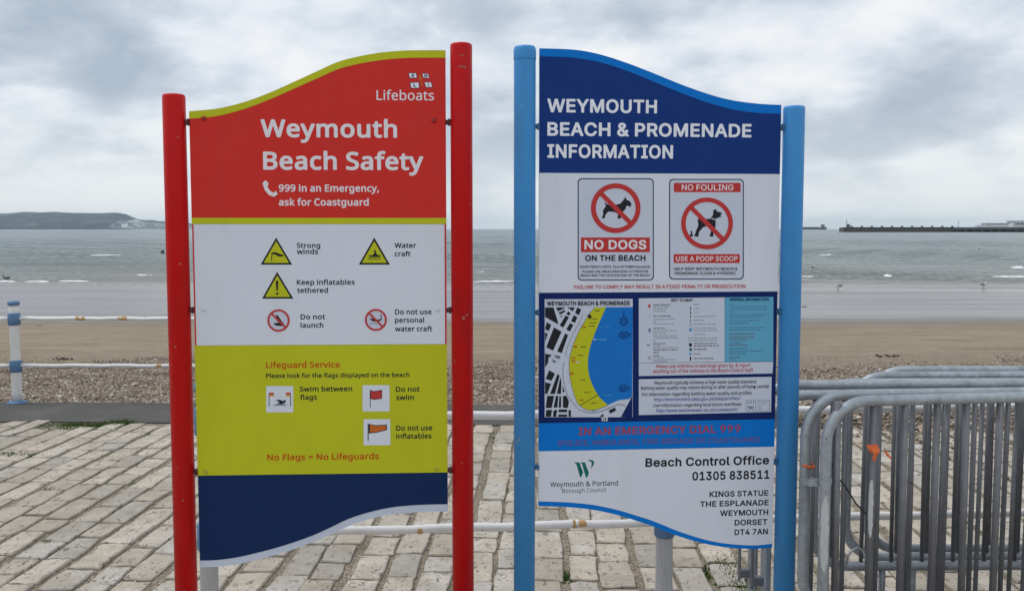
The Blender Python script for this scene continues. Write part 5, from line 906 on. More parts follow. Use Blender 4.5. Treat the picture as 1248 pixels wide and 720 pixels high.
def d2(p):
    p.poly(c1([(112, 595), (140, 600), (160, 608), (190, 600), (195, 582), (186, 582), (186, 572), (195, 570), (198, 600), (190, 612), (165, 620), (130, 615)], 430, 280, 5.54), K, 1)
    p.line(c1([(118, 634), (140, 630), (165, 636)], 430, 280, 5.54), .9, M['softblack'], 1)
nosign(S, 458.2, 389.6, 13.4, 11.0, y, wp, d2)
for body, a, b, yb, cap in (('Strong', 362, 390.5, 302.2, 6.2), ('winds', 362, 388, 309.7, 6.2), ('Water', 481, 507.5, 302.2, 6.2), ('craft', 481, 500.5, 312.4, 6.2), ('Keep inflatables', 362, 432.5, 347, 6.3), ('tethered', 362.3, 400, 356.8, 6.3),
                            ('Do not', 366.5, 396.5, 389, 6.3), ('launch', 366.5, 394.3, 399.2, 6.3), ('Do not use', 481.5, 526, 383, 6.3), ('personal', 481.5, 517, 393, 6.3), ('water craft', 481.5, 527, 403.6, 6.3)):
    text(S, wp, body, a, b, yb, cap, K, y, 'B')
screw(S, 249, 377, .0085, M['screw_white'], -.0030, wp); screw(S, 533, 377, .0085, M['screw_white'], -.0030, wp)
# lifeguard panel
for body, a, b, yb, cap, mt in (('Lifeguard Service', 324.5, 414.5, 447.9, 7.3, 'orange_text'), ('Please look for the flags displayed on the beach', 324.5, 499, 459.6, 5.4, 'black'), ('Swim between', 365.5, 429.5, 476.6, 6.2, 'black'), ('flags', 366, 386.5, 486.7, 6.2, 'black'),
                                ('Do not', 482.5, 511.5, 477, 6.3, 'black'), ('swim', 483, 504.5, 487, 6.3, 'black'), ('Do not use', 483, 527, 524.2, 6.3, 'black'), ('inflatables', 483, 526, 534, 6.3, 'black'), ('No Flags = No Lifeguards', 326, 462, 559.8, 7.6, 'orange_text')):
    text(S, lp, body, a, b, yb, cap, M[mt], y, 'B')
p = Print(S, y); p.rrect(324.6, 470, 357.6, 502, 1, M['white'])
for xx, sgn in ((328.3, 1), (354.3, -1)):
    p.line([(xx, 478.5), (xx, 495)], .9, K, 1); a, b = sorted((xx, xx + sgn * 5.5)); p.rect(a, 478, b, 480.3, M['red_text'], 1); p.rect(a, 480.3, b, 482.6, M['amber'], 1)
p.poly(c1([(135, 295), (160, 290), (180, 300), (190, 292), (200, 295), (196, 308), (180, 312), (200, 318), (130, 322), (160, 308)], 310, 430, 5.14), K, 1)
p.line(c1([(120, 326), (145, 328), (170, 324), (202, 328)], 310, 430, 5.14), 1.0, M['softblack'], 1); p.build('flag_pictogram', lp)
p = Print(S, y); p.rrect(442, 469, 474.8, 500.9, 1, M['white']); p.line([(451.3, 474.8), (451.3, 496.5)], .9, K, 1)
p.poly([(451.5, 475), (456, 476.2), (465.8, 474.5), (465.8, 485.3), (456, 486.8), (451.5, 485.5)], K, 1); p.poly([(452.2, 475.9), (456, 477), (465.2, 475.3), (465.2, 484.7), (456, 486), (452.2, 484.9)], M['red_text'], 2); p.build('flag_pictogram', lp)
p = Print(S, y); p.rrect(443.2, 510.3, 475.8, 542, 1, M['white']); p.line([(448.8, 515.5), (448.8, 536.5)], 1.1, K, 1)
p.poly([(449.5, 516), (458, 517.6), (471.5, 516.8), (471.8, 523.5), (460, 526.5), (449.5, 527.8)], K, 1); p.poly([(451, 517.2), (458, 518.4), (470.3, 517.8), (470.5, 522.8), (460, 525.5), (451, 526.6)], M['orange'], 2); p.build('windsock_pictogram', lp)
screw(S, 251, 574, .0075, M['screw_lime'], -.0030, lp); screw(S, 532, 570.5, .0075, M['screw_lime'], -.0030, lp)

# ---- blue sign
S = Sign('beach_information_sign', 'navy and white beach and promenade information board between two light blue posts', 3.22, 3.29, 657, 949); W = S.W
top_o = smoothc([(655.8, 59.3), (691, 60.3), (714.5, 63), (738, 68.6), (762, 76.4), (785, 85), (800, 91), (823.6, 100.7), (847, 109.5), (870.8, 117.3), (894.4, 122.9), (918, 126.1), (935, 127.5), (952, 128.1)])
top_i = smoothc([(655.8, 69.0), (691, 70.2), (714.5, 73), (738, 78.2), (762, 86), (785, 95), (800, 101.5), (823.6, 111), (847, 120), (870.8, 128), (894.4, 134), (918, 137.5), (935, 138.5), (952, 139)])
bot_i = smoothc([(657.8, 610.3), (685, 611.2), (706.7, 612.8), (723, 614.7), (740, 618), (757, 622), (773, 627), (790, 632.2), (806.7, 638.6), (823, 645.4), (840, 651.3), (857, 656.4), (873, 660), (890, 662.3), (907, 663.6), (923, 663.8), (942, 661.8)])
bot_o = smoothc([(657.8, 616.2), (685, 617), (706.7, 618.6), (723, 620.7), (740, 624), (757, 628.2), (773, 633.2), (790, 638.6), (806.7, 645), (823, 651.4), (840, 656.8), (857, 661.3), (873, 664.6), (890, 666.8), (907, 668), (923, 668), (942, 666.2)])
bb = board(S, curve(S, top_o, W), curve(S, bot_o, W), W, 'back_board', M['edge'], 0.0, 0.012)
z211, z356, z513, z547 = zof(800, 211.5), zof(800, 355.8), zof(657, 515.3), zof(657, 549.5)
t1 = curve(S, top_i, W); tO = curve(S, top_o, W); b1 = curve(S, bot_i, W); bO = curve(S, bot_o, W)
hp = plate(S, 'header_panel', t1 + [(W, z211), (0, z211)], M['navy2'], -.0015, -.0001, uv=True)
plate(S, 'curved_trim', tO + [(u, z + .0003) for u, z in t1[::-1]], M['band'], -.0017, -.0001, uv=True)
wp = plate(S, 'notice_panel', [(0, z211 - .0003), (W, z211 - .0003), (W, z356), (0, z356)], M['white'], -.0015, -.0001, uv=True)
mp = plate(S, 'map_panel', [(0, z356 - .0003), (W, z356 - .0003), (W, z513), (0, z513)], M['navy3'], -.0015, -.0001, uv=True)
ep = plate(S, 'emergency_panel', [(0, z513 - .0003), (W, z513 - .0003), (W, z547), (0, z547)], M['band'], -.0015, -.0001, uv=True)
cp = plate(S, 'contact_panel', [(0, z547 - .0003), (W, z547 - .0003)] + b1[::-1], M['white'], -.0015, -.0001, uv=True)
plate(S, 'lower_trim', [(u, z - .0003) for u, z in b1] + bO[::-1], M['band'], -.0017, -.0001, uv=True)
post(S, -.0495, .0375, 2.217, M['blue_post'], ridge=.045); post(S, .8985, .0375, 2.028, M['blue_post'], ridge=.0)
for px, py in ((654, 154), (654, 381), (654, 569)): lug(S, -.013, .002, zof(px, py), M['lug_blue'], .02)
for px, py in ((952, 155), (948, 380), (943, 563)): lug(S, W - .002, .864, zof(px, py), M['lug_blue'], .022)
y = -.0018
for body, a, b, yb in (('WEYMOUTH', 667, 800.5, 137.8), ('BEACH & PROMENADE', 667, 915.5, 166.7), ('INFORMATION', 667, 820, 193)):
    text(S, hp, body, a, b, yb, 16.5, M['letter_white'], y, 'A')
def outline(p, x0, y0, x1, y1, r, w_, mat, inner, lay=0):
    p.rrect(x0, y0, x1, y1, r, mat, lay); p.rrect(x0 + w_, y0 + w_, x1 - w_, y1 - w_, r - w_ * .6, inner, lay + 1)
p = Print(S, y); outline(p, 703.9, 217.4, 796.7, 341.9, 5, 1.3, M['navy'], M['map_white']); p.rect(707.8, 289.4, 791.8, 307.3, M['red_text'], 2); p.build('notice_frame', wp)
p = Print(S, y); outline(p, 815.3, 218.2, 906.3, 340.7, 5, 1.3, M['navy'], M['map_white']); p.rrect(821, 223, 902.4, 234.3, 1.6, M['red_text'], 2); p.rrect(820.7, 309.6, 901.4, 320.5, 1.6, M['red_text'], 2); p.build('notice_frame', wp)
def dog1(p):
    p.poly(c1([(186, 182), (200, 198), (215, 204), (255, 205), (288, 196), (303, 178), (320, 154), (325, 172), (345, 180), (357, 196), (350, 220), (338, 210), (325, 212), (318, 232), (302, 247), (292, 262), (291, 286), (275, 293), (270, 287), (272, 262), (255, 250), (215, 245), (202, 255), (192, 272), (191, 285), (176, 290), (172, 281), (180, 265), (178, 240), (188, 225), (196, 212)], 700, 210, 5.14), K, 2)
nosign(S, 750.2, 253.8, 30.2, 24.2, y - .0008, wp, dog1, 5.6)
def dog2(p):
    p.poly(c1([(303, 238), (320, 230), (326, 246), (350, 250), (359, 262), (345, 267), (356, 276), (338, 283), (326, 287), (318, 294), (318, 340), (310, 350), (304, 378), (304, 402), (278, 402), (290, 372), (285, 350), (262, 335), (240, 345), (215, 372), (210, 402), (184, 402), (196, 366), (210, 332), (205, 300), (213, 289), (250, 292), (284, 292), (300, 272), (303, 252)], 810, 210, 5.14), K, 2)
    p.poly(c1([(158, 402), (156, 392), (164, 385), (160, 375), (166, 362), (172, 375), (170, 385), (177, 392), (175, 402)], 810, 210, 5.14), K, 2)
    p.line(c1([(292, 291), (320, 296)], 810, 210, 5.14), 1.2, M['map_white'], 4)
nosign(S, 861.4, 272.3, 31.5, 26.0, y - .0008, wp, dog2, 5.4)
yt = y - .0012
for body, a, b, yb, cap, mt, bo in (('NO DOGS', 712, 787.5, 303.9, 11.4, 'letter_pink', .02), ('ON THE BEACH', 713, 786.5, 318, 7.2, 'black', .02), ('GOOD FRIDAY UNTIL 31st OCTOBER (inclusive)', 707, 792, 326.5, 3, 'black', 0), ('PLEASE USE AREAS PROVIDED AT PRESTON', 709.5, 789.5, 332.2, 2.9, 'black', 0), ('BEACH AND THE PAVILION END OF THE BEACH', 707.5, 791.5, 336.9, 2.9, 'black', 0),
                                ('NO FOULING', 830.5, 893.5, 232.1, 7.2, 'letter_pink', .01), ('USE A POOP SCOOP', 823.5, 898.5, 318.2, 6.1, 'letter_pink', .01), ('HELP KEEP WEYMOUTH BEACH &', 821, 898.5, 329.3, 3.6, 'black', 0), ('PROMENADE CLEAN & HYGIENIC', 822, 896.5, 334.7, 3.6, 'black', 0),
                                ('FAILURE TO COMPLY MAY RESULT IN A FIXED PENALTY OR PROSECUTION', 699.5, 908, 351.4, 4.4, 'red_text', .01)):
    text(S, wp, body, a, b, yb, cap, M[mt], yt, 'A' if bo > .015 else 'D')
# map
p = Print(S, y); WH, BK = M['map_white'], M['black']
p.poly([(663.7, 364.6), (771, 364.0), (771, 508), (663.7, 508)], WH)
p.poly([(700, 374.4), (771, 374.0)] + c1([(470, 430), (445, 470), (330, 486), (215, 536), (60, 605)], 715, 430, 8.47) + [(690, 490), (682, 400)], M['map_blue'], 1)
p.poly(c1([(470, 430), (470, 662), (352, 658), (400, 570), (450, 480)], 715, 430, 8.47), M['navy3'], 2)
coast = [(318, 103), (285, 140), (262, 180), (240, 215), (222, 255), (207, 290), (198, 320), (188, 355), (184, 400), (186, 445), (193, 490), (203, 530), (215, 565), (230, 600), (255, 620), (285, 633), (330, 628), (385, 607)]
p.poly(c1(smoothc(coast, 2) + smoothc([(345, 572), (318, 530), (297, 485), (283, 430), (282, 370), (292, 310), (312, 250), (340, 180), (375, 103)], 2), 650, 350, 4.235), M['lime'], 3)
p.poly(c1(coast[:-1] + [(240, 660), (60, 665), (60, 103)], 650, 350, 4.235), WH, 2)
A8 = lambda q: c1(q, 655, 355, 8.47); B8 = lambda q: c1(q, 655, 430, 8.47); D8 = lambda q: c1(q, 715, 430, 8.47)
for q in ([(78, 165), (165, 165), (215, 330), (205, 335), (78, 262)], [(190, 165), (285, 165), (275, 175), (210, 205)], [(215, 220), (280, 190), (285, 210), (232, 238)], [(235, 255), (262, 240), (240, 270)], [(310, 165), (385, 165), (362, 205)], [(315, 205), (342, 222), (325, 250), (298, 235)],
          [(290, 248), (325, 265), (265, 372), (228, 350)], [(410, 165), (452, 185), (425, 245), (388, 222)], [(375, 245), (412, 265), (385, 325), (345, 305)], [(335, 325), (370, 345), (335, 412), (297, 392)], [(95, 318), (142, 345), (115, 408), (78, 385)], [(170, 370), (248, 415), (160, 610), (90, 575)],
          [(285, 432), (315, 450), (250, 635), (203, 618)], [(78, 425), (105, 435), (78, 520)], [(78, 640), (150, 655), (115, 680), (110, 720), (78, 720)], [(512, 258), (540, 232), (562, 262), (538, 285)]): p.poly(A8(q), BK, 4)
for q in ([(78, 85), (115, 85), (85, 140), (78, 140)], [(120, 175), (180, 212), (145, 285), (85, 265)], [(78, 300), (140, 315), (100, 420), (78, 420)], [(205, 215), (228, 230), (180, 420), (130, 420)], [(236, 245), (246, 300), (243, 420), (200, 420)], [(256, 330), (280, 392), (262, 408)], [(100, 440), (172, 440), (145, 565), (85, 565)],
          [(190, 440), (215, 440), (205, 560), (165, 560)], [(225, 445), (243, 445), (243, 560), (218, 560)], [(262, 440), (298, 440), (325, 500), (312, 565), (262, 562)], [(90, 585), (150, 585), (138, 655), (85, 655)], [(165, 590), (205, 585), (190, 655), (160, 655)], [(220, 580), (305, 580), (305, 608), (215, 608)], [(215, 632), (305, 632), (305, 655), (210, 655)], [(320, 585), (345, 590), (345, 655), (320, 655)]): p.poly(B8(q), BK, 4)
for q in ([(150, 60), (200, 90), (160, 100)], [(170, 20), (235, 30), (230, 60), (190, 50)]): p.poly(B8(q), M['softblack'], 4)
p.line(A8([(470, 235), (420, 340), (360, 450), (320, 540), (300, 600), (285, 660)]), .5, M['softblack'], 5)
p.line(B8([(275, 90), (262, 150), (262, 240), (280, 340), (305, 430), (360, 510), (420, 575), (490, 608), (590, 615)]), .6, M['softblack'], 5)
p.line(D8([(80, 612), (160, 595), (280, 545), (330, 528), (380, 535), (402, 552)]), .7, M['softblack'], 5)
cst = c1(smoothc(coast, 3), 650, 350, 4.235); p.line(cst, .55, M['softblack'], 5)
for q in ([(228, 590), (290, 560), (302, 590), (240, 622)], [(130, 655), (170, 625), (175, 655)]): p.poly(D8(q), BK, 5)
p.rect(733, 508, 740.5, 512.6, WH, 2); p.rect(734.5, 509, 735.5, 511.8, BK, 3); p.rect(737, 509, 738.6, 511.8, BK, 3)
p.line([(729.8, 480), (706.6, 493.8)], .7, M['weed'], 5)
p.ring(760.1, 391.6, 5.0, 3.9, M['navy3'], 4, 20); p.ring(760.1, 391.6, 2.4, 1.8, M['navy3'], 4, 16); p.line([(760.1, 379), (760.1, 386)], .7, M['navy3'], 4); p.disc(760.1, 384, .9, M['navy3'], 4, 8)
for k in range(4): p.greek(752.5 + (1 if k % 3 else 3), 769 - (0 if k % 3 else 4), 404.8 + k * 2.4, 1.1, M['navy3'], 4, k)
for k in range(4): p.greek(752.5 + (1 if k % 3 else 3), 768 - (0 if k % 3 else 4), 470 + k * 2.2, 1.1, M['navy3'], 4, k + 9)
p.greek(731, 743.5, 398.6, .8, M['skyblue'], 4, 3); p.greek(724.5, 739, 414.2, 1.2, M['cyan'], 4, 4); p.disc(724.3, 413.4, 1.1, WH, 5, 8); p.greek(735, 746, 481.4, .8, M['skyblue'], 4, 5)
for a, b in ((725, 379), (720.5, 389), (719, 393.5), (717, 397.5), (707, 423), (704, 433), (707, 463), (712, 478), (720, 491)): p.greek(a, a + 7, b, .9, M['weed'], 5, int(b))
for a, b in ((709, 399.5), (699, 423), (696.5, 437), (694.5, 455.8), (706.5, 488), (697, 440.5)): p.greek(a, a + 4.4, b, 2.0, M['orange_text'], 5, int(b))
p.greek(701.5, 707, 441.6, 1.4, WH, 5, 2)
for k in range(10):
    q = cst[int(k * 4.6) + 3]; p.disc(q[0] - 2.6, q[1] + .5, .55, M['softblack'], 5, 6)
p.build('map_print', mp)
text(S, mp, 'WEYMOUTH BEACH & PROMENADE', 666.5, 767.5, 372, 5.3, BK, yt - .001, 'A')
# key and information tables
p = Print(S, y)
p.poly([(778.4, 363.4), (883, 362.2), (883, 440.7), (778.4, 441.8)], WH); p.poly([(883.4, 362.2), (942.4, 361.6), (942.2, 440.0), (883.4, 440.7)], M['cyan'])
p.poly([(778.4, 442.3), (942.2, 440.6), (941.2, 454.8), (778.4, 458)], WH); p.poly([(778.4, 461.8), (940.2, 458.8), (939.6, 501.7), (778.4, 505.4)], WH)
yl = [(370.6, 791, 0), (372.9, 790, 1), (375.3, 788, 1), (377.6, 786, 1), (379.9, 783, 1)]
def col(x0, rows, mat, lay, seed, tilt=-.008):
    for i, (yy, x1, mt) in enumerate(rows): p.greek(x0, x1, yy, 1.1 if mt != 'b' else 1.25, M['softblack'] if mt == 'b' else mat, lay, seed + i, tilt)
col(796, [(372, 817, 'b'), (374.4, 816, 0), (377, 812, 0), (379.9, 811, 0), (385.8, 817, 'b'), (389.5, 823, 0), (392.4, 800, 0), (395.4, 821, 0), (400.6, 811, 'b'), (403.6, 824, 0), (406.6, 812, 0), (409.6, 825, 0), (412.4, 826, 0), (415.4, 799, 0), (419.2, 811, 'b'), (421.6, 805, 0), (424, 827, 0), (426.8, 826, 'b'), (429.8, 803, 'b'), (433.6, 804, 'b'), (436, 810, 0), (438.6, 824, 0), (441, 813, 0)], M['grey_text'], 1, 1)
col(845.5, [(371.4, 853, 0), (376.2, 852, 0), (381, 850, 0), (386, 872, 0), (390.7, 858, 0), (395.4, 872, 0), (400.2, 873, 0), (403.2, 874.5, 0), (407.9, 860, 0)], M['grey_text'], 1, 50)
col(838.5, [(412.2, 874, 0), (415.2, 874, 0)], M['grey_text'], 1, 70)
col(845.5, [(419, 873, 'b'), (421.8, 876, 'b'), (426, 861, 'b'), (431.8, 853, 'b'), (437.2, 870, 'b')], M['grey_text'], 1, 80)
for a, b, w_, h, mt in ((791.3, 372.6, 3, 4.5, 'red_text'), (791.5, 402.4, 3, 5, 'bollard_blue'), (841.5, 375.6, 1.4, 4, 'black'), (841.5, 381, 1.4, 4, 'black'), (841.5, 386, 1.8, 3.2, 'softblack'), (841.5, 391, 1.6, 3.4, 'softblack'), (841.3, 420, 4, 4.5, 'black'), (841.5, 425.7, 4, 3.6, 'green_text'), (841.3, 431, 3.6, 3, 'skyblue'), (841.3, 436.8, 2.2, 5, 'black'), (790, 420.5, 4, 1.6, 'softblack')):
    p.poly([(a - w_ / 2, b - h * .35), (a, b - h / 2), (a + w_ / 2, b - h * .35), (a + w_ * .35, b + h / 2), (a - w_ * .35, b + h / 2)], M[mt], 1)
p.disc(841.5, 401.6, 2.1, M['skyblue'], 1, 14); p.ring(791.3, 435.8, 2.0, 1.3, M['softblack'], 1, 12); p.ring(841.5, 396, 1.9, 1.4, M['grey_text'], 1, 12); p.line([(790, 385.2), (791.8, 385.2), (791.8, 387)], .6, M['grey_text'], 1)
rows = [(371.3, 894), (374.3, 936.5), (377.3, 933.5), (380.2, 896), (384.2, 937), (387, 929), (391.2, 926), (394.3, 914), (399.6, 933.5), (402.5, 928)]
for i, (yy, x1) in enumerate(rows): p.greek(889, x1, yy, 1.2, M['cyan_text'], 1, 120 + i, -.008)
for i, (yy, x1, bld) in enumerate([(407.6, 919.5, 1), (411.6, 920, 1), (414.4, 910, 1), (418.2, 905, 0), (421, 910.5, 1), (425.2, 909, 0), (428.4, 929, 0), (431.3, 909, 0), (436, 902, 1), (439, 896, 0)]): p.greek(889, x1, yy, 1.3, M['softblack'] if bld else M['cyan_text'], 1, 150 + i, -.01)
outline(p, 908.7, 487.4, 937.8, 501.0, .6, .55, M['softblack'], WH, 1)
p.line([(920.5, 488), (920.5, 500.4)], .5, M['softblack'], 3)
for k in range(3): p.disc(911.6 + k * 3.3, 490.2, .9, M['navy'], 3, 8)
p.line([(910.5, 496), (912.5, 494.6), (914.5, 496.4), (916.5, 494.8), (918.6, 496.2)], 1.0, M['navy'], 3); p.line([(911.5, 498.2), (914.5, 497.2), (918, 498.4)], .9, M['navy'], 3)
for k in range(5): p.greek(923, 935.5 if k < 2 else 928, 489.8 + k * 2.2, .6, M['grey_text'], 3, 200 + k)
p.build('key_print', mp)
for body, a, b, yb, cap, mt, bo in (('KEY TO MAP', 818, 844, 367.3, 3.4, 'black', .03), ('GENERAL INFORMATION', 889, 936.5, 366.3, 3.4, 'navy', .03),
        ('Always pay attention to warnings given by, & report', 799, 914.5, 447.3, 4.2, 'red_text', 0), ('anything out of the ordinary to the Beach Control Staff', 795.5, 917.5, 453.4, 4.2, 'red_text', 0),
        ('Weymouth typically achieves a high water quality standard', 797, 921, 467.3, 3.9, 'black', 0), ('Bathing water quality may reduce during or after periods of heavy rainfall', 781, 936.5, 473.4, 3.9, 'black', 0), ('For information regarding bathing water quality and profiles', 782.5, 916, 481.2, 3.9, 'black', 0),
        ('http://environment.data.gov.uk/bwq/profiles/', 797, 902, 487.6, 3.9, 'blue_text', 0), ('Live information regarding local storm overflows', 796, 903, 494.7, 3.9, 'black', 0), ('http://www.wessexwater.co.uk/coastwatch/', 799.5, 899, 501.2, 3.9, 'blue_text', 0)):
    text(S, mp, body, a, b, yb, cap, M[mt], yt, 'A' if bo else 'C')
text(S, ep, 'IN AN EMERGENCY DIAL 999', 704.8, 902.4, 528.4, 9.6, M['faded_red'], y, 'A')
text(S, ep, '(POLICE, AMBULANCE, FIRE BRIGADE OR COASTGUARD)', 680, 926, 540.3, 6.2, M['faint_red'], y, 'D')
for body, a, b, yb, cap in (('Beach Control Office', 786.5, 937, 567, 10.6), ('01305 838511', 843.5, 937.5, 584, 10.6), ('KINGS STATUE', 864.5, 936, 604.4, 6.9), ('THE ESPLANADE', 853, 936.5, 616.2, 6.9), ('WEYMOUTH', 877.5, 936, 627.6, 6.9), ('DORSET', 895, 935, 639.2, 6.9), ('DT4 7AN', 895, 935.5, 650.9, 6.9)):
    text(S, cp, body, a, b, yb, cap, BK, y, 'A')
text(S, cp, 'Weymouth & Portland', 670.5, 753, 592, 6.0, BK, y, 'C'); text(S, cp, 'Borough Council', 685, 738, 599.5, 5.0, M['softblack'], y, 'C')
p = Print(S, y)
for q in ([(505, 148), (580, 146), (632, 285), (600, 358), (588, 350), (538, 175)], [(592, 148), (655, 146), (712, 290), (685, 358), (668, 352), (618, 175)], [(685, 132), (715, 112), (755, 112), (780, 135), (782, 165), (762, 205), (732, 240), (747, 190), (750, 155), (735, 132), (710, 128)]): p.poly(c1(q, 655, 550, 11.35), M['green_text'])
p.build('council_emblem', cp)

# ------------------------------------------------------------------ railings
def railing(name, label, x0, y0, x1, y1, zb, spots, fluted, zc=(.352, .822), r=.041, cap=.973, railr=.0175, extend=(0, 0)):
    o = empty(name, (x0, y0, zb), math.atan2(y1 - y0, x1 - x0)); tag(o, label, 'railing'); Ln = math.hypot(x1 - x0, y1 - y0)
    mt = M['bollard_grey'] if fluted else M['bollard_white']
    for u in spots:
        mb = MB(); mb.lathe([(r * 1.15, .02), (r, .1), (r * .93, zc[1] + .06), (r * .93, cap - .03)], (u, 0, 0), 40 if fluted else 24, 0, .004 if fluted else 0)
        po = mb.build('post', mt, o, not fluted)
        for z in zc:
            m = MB(); m.lathe([(r * 1.1, z - .06), (r * 1.22, z - .052), (r * 1.22, z + .045), (r * 1.1, z + .053)], (u, 0, 0), 24); m.build('collar', M['bollard_blue'], po, True)
        m = MB(); m.lathe([(r * 1.12, cap - .032), (r * 1.22, cap - .02), (r * 1.15, cap), (r * .7, cap + .008)], (u, 0, 0), 24); m.build('cap', M['bollard_blue'], po, True)
        m = MB(); m.lathe([(r * 2.0, .0), (r * 2.0, .012), (r * 1.5, .025), (r * 1.15, .032)], (u, 0, 0), 24); m.build('base_flange', M['bollard_blue'], po, True)
    sp = sorted(spots); a = sp[0] - extend[0]; b = sp[-1] + extend[1]
    pts = ([a] if extend[0] else []) + sp + ([b] if extend[1] else [])
    for z in zc:
        for s0, s1 in zip(pts[:-1], pts[1:]):
            m = MB(); K_ = 14; m.tube([(s0 + (s1 - s0) * k / K_, 0, z + .003 * math.sin(k * 1.9 + s0)) for k in range(K_ + 1)], railr, 14); m.build('rail', M['rail_white'], o, True)
    o['rr'] = railr
    return o
def stain(o, px, py, Y, w_, seed):
    rails = [c for c in o.children if c.name.startswith('rail')]; p_ = at(px, py, Y); q = Matrix.Rotation(-o.rotation_euler[2], 3, 'Z') @ (p_ - Vector(o.location))
    rl = min(rails, key=lambda c: abs(sum(v_.co.z for v_ in c.data.vertices) / len(c.data.vertices) - q.z) + (0 if min(v_.co.x for v_ in c.data.vertices) < q.x < max(v_.co.x for v_ in c.data.vertices) else 9))
    zc_ = min((v_.co for v_ in rl.data.vertices), key=lambda c: abs(c.x - q.x)); zz_ = [v_.co.z for v_ in rl.data.vertices if abs(v_.co.x - zc_.x) < .02]; zm = (min(zz_) + max(zz_)) / 2
    rd = random.Random(seed); r_ = .0186 if w_ > .03 else .0206; r_ = o['rr'] + .0006; v = []; f = []; n = 12; k_ = 6
    for i in range(k_ + 1):
        a0 = -1.5 + rd.uniform(-.3, .3) + abs(i - k_ / 2) * .25; a1 = 1.9 - abs(i - k_ / 2) * .3 + rd.uniform(-.3, .3)
        for j in range(n + 1):
            a = a0 + (a1 - a0) * j / n; v.append((q.x + (i / k_ - .5) * w_ + rd.uniform(-.003, .003), -r_ * math.cos(a), zm + r_ * math.sin(a)))
    for i in range(k_):
        for j in range(n): b_ = i * (n + 1) + j; f.append((b_, b_ + 1, b_ + n + 2, b_ + n + 1))
    pyd('rust_stain', v, f, M['rust'], rl, True)
nx0 = at(245, 279, 3.70); nx1 = at(1100, 279, 3.95); dxy = Vector((nx1.x - nx0.x, nx1.y - nx0.y)); dl = dxy.length
A1 = at(814, 279, 3.865); ub = (A1.x - nx0.x) * dxy.x / dl + (A1.y - nx0.y) * dxy.y / dl
RA = railing('seafront_railing', 'near white two rail railing with grey fluted post behind the sign boards', nx0.x, nx0.y, nx1.x, nx1.y, 0.012, [0.0, ub, 2 * ub, 3 * ub], True, r=.036)
fb = at(13, 279, 8.72); RB = railing('seafront_railing', 'white post with blue collars and two white rails at beach edge on far left', fb.x, fb.y, fb.x + 5, fb.y - .06, -0.045, [-3.8, -1.9, 0.0, 1.9], False, zc=(.36, .805), r=.045, cap=.965, railr=.018)

for a in ((709, 645, 3.84, .032, 1), (699, 645, 3.84, .012, 2), (512, 650, 3.78, .02, 3)): stain(RA, *a)
for a in ((100, 386, 8.72, .08, 4), (151, 386, 8.72, .08, 5), (195, 442, 8.72, .05, 6), (95, 386, 8.72, .03, 7)): stain(RB, *a)
# ------------------------------------------------------------------ crowd barriers
def barrier(label, legpx, Y0, yawd, ztop, zbot, length, bars_off, spacing=.123, barr=.009, lean=0.0, tube_r=.019, rc=.14, bottom_rail=True, thick_every=1):
    p0 = at(legpx, 500, Y0); o = empty('crowd_barrier', (p0.x, Y0, 0.012), math.radians(yawd)); o.rotation_euler = (math.radians(lean), 0, math.radians(yawd))
    tag(o, label, 'barrier', 'galvanised crowd barriers stacked behind the blue post')
    zt, zb = ztop - .012, zbot - .012; P = []
    for cx, cz, a0 in ((rc, zt - rc, 180), (length - rc, zt - rc, 90), (length - rc, zb + rc, 0), (rc, zb + rc, -90)):
        for k in range(9):
            a = math.radians(a0 - 90 * k / 8); P.append((cx + rc * math.cos(a), 0, cz + rc * math.sin(a)))
    mb = MB(); mb.tube(P, tube_r, 16, closed=True); mb.build('frame', M['galv'], o, True)
    k = 0; x = bars_off; me = None
    while x < length - .05:
        if me is None:
            b = MB(); b.tube([(0, 0, zb), (0, 0, zt)], barr, 10); ob = b.build('bar', M['galv_dark'] if barr < .0135 else M['galv_mid'], o, True); me = ob.data
        else:
            ob = bpy.data.objects.new('bar', me); C.objects.link(ob); ob.parent = o
        ob.location = (x, 0, 0); ob.rotation_euler = (0, random.uniform(-.011, .011), 0)
        k += 1; x += spacing
    for fx in (.28, length - .28):
        f = MB(); f.tube([(fx, -.26, .012), (fx, .26, .012)], .012, 8); f.tube([(fx, 0, .014), (fx, 0, zb - .012)], .014, 8); f.build('foot', M['galv'], o, True)
    if zbot > .2: return o
    c = MB(); c.box((-.030, 0, .27), (.05, .03, .03)); c.tube([(-.052, 0, .24), (-.052, 0, .52)], .006, 8); c.box((-.035, 0, .50), (.04, .02, .02)); c.build('hook', M['galv_dark'], o)
    return o
B1 = barrier('frontmost grey crowd barrier with pale bare patches on its left upright', 1008, 3.10, 7, 1.02, .22, 2.1, .047, spacing=.1155, barr=.0125)
B2 = barrier('second grey crowd barrier with orange tape round its left upright', 983, 3.20, 4, 1.025, .24, 2.1, .14, barr=.008)
B3 = barrier('third grey crowd barrier with left end hidden behind the blue post', 937, 3.42, 3, 0.985, .08, 2.2, .05, barr=.008)
B4 = barrier('fourth grey crowd barrier reaching left furthest behind the blue information board', 921, 3.50, 1, 1.01, .08, 2.2, .10, barr=.008)
B5 = barrier('fifth grey crowd barrier with rounded corner just right of blue post', 994, 3.60, 1, 1.0, .27, 2.1, .07, barr=.008)
B6 = barrier('sixth grey crowd barrier whose rounded bottom corner shows between the bars', 1034, 3.70, 1, 1.012, .27, 2.1, .09, barr=.009)
B7 = barrier('rearmost grey crowd barrier next to the white railing', 1058, 3.80, .5, 1.02, .27, 2.1, .03, barr=.008)
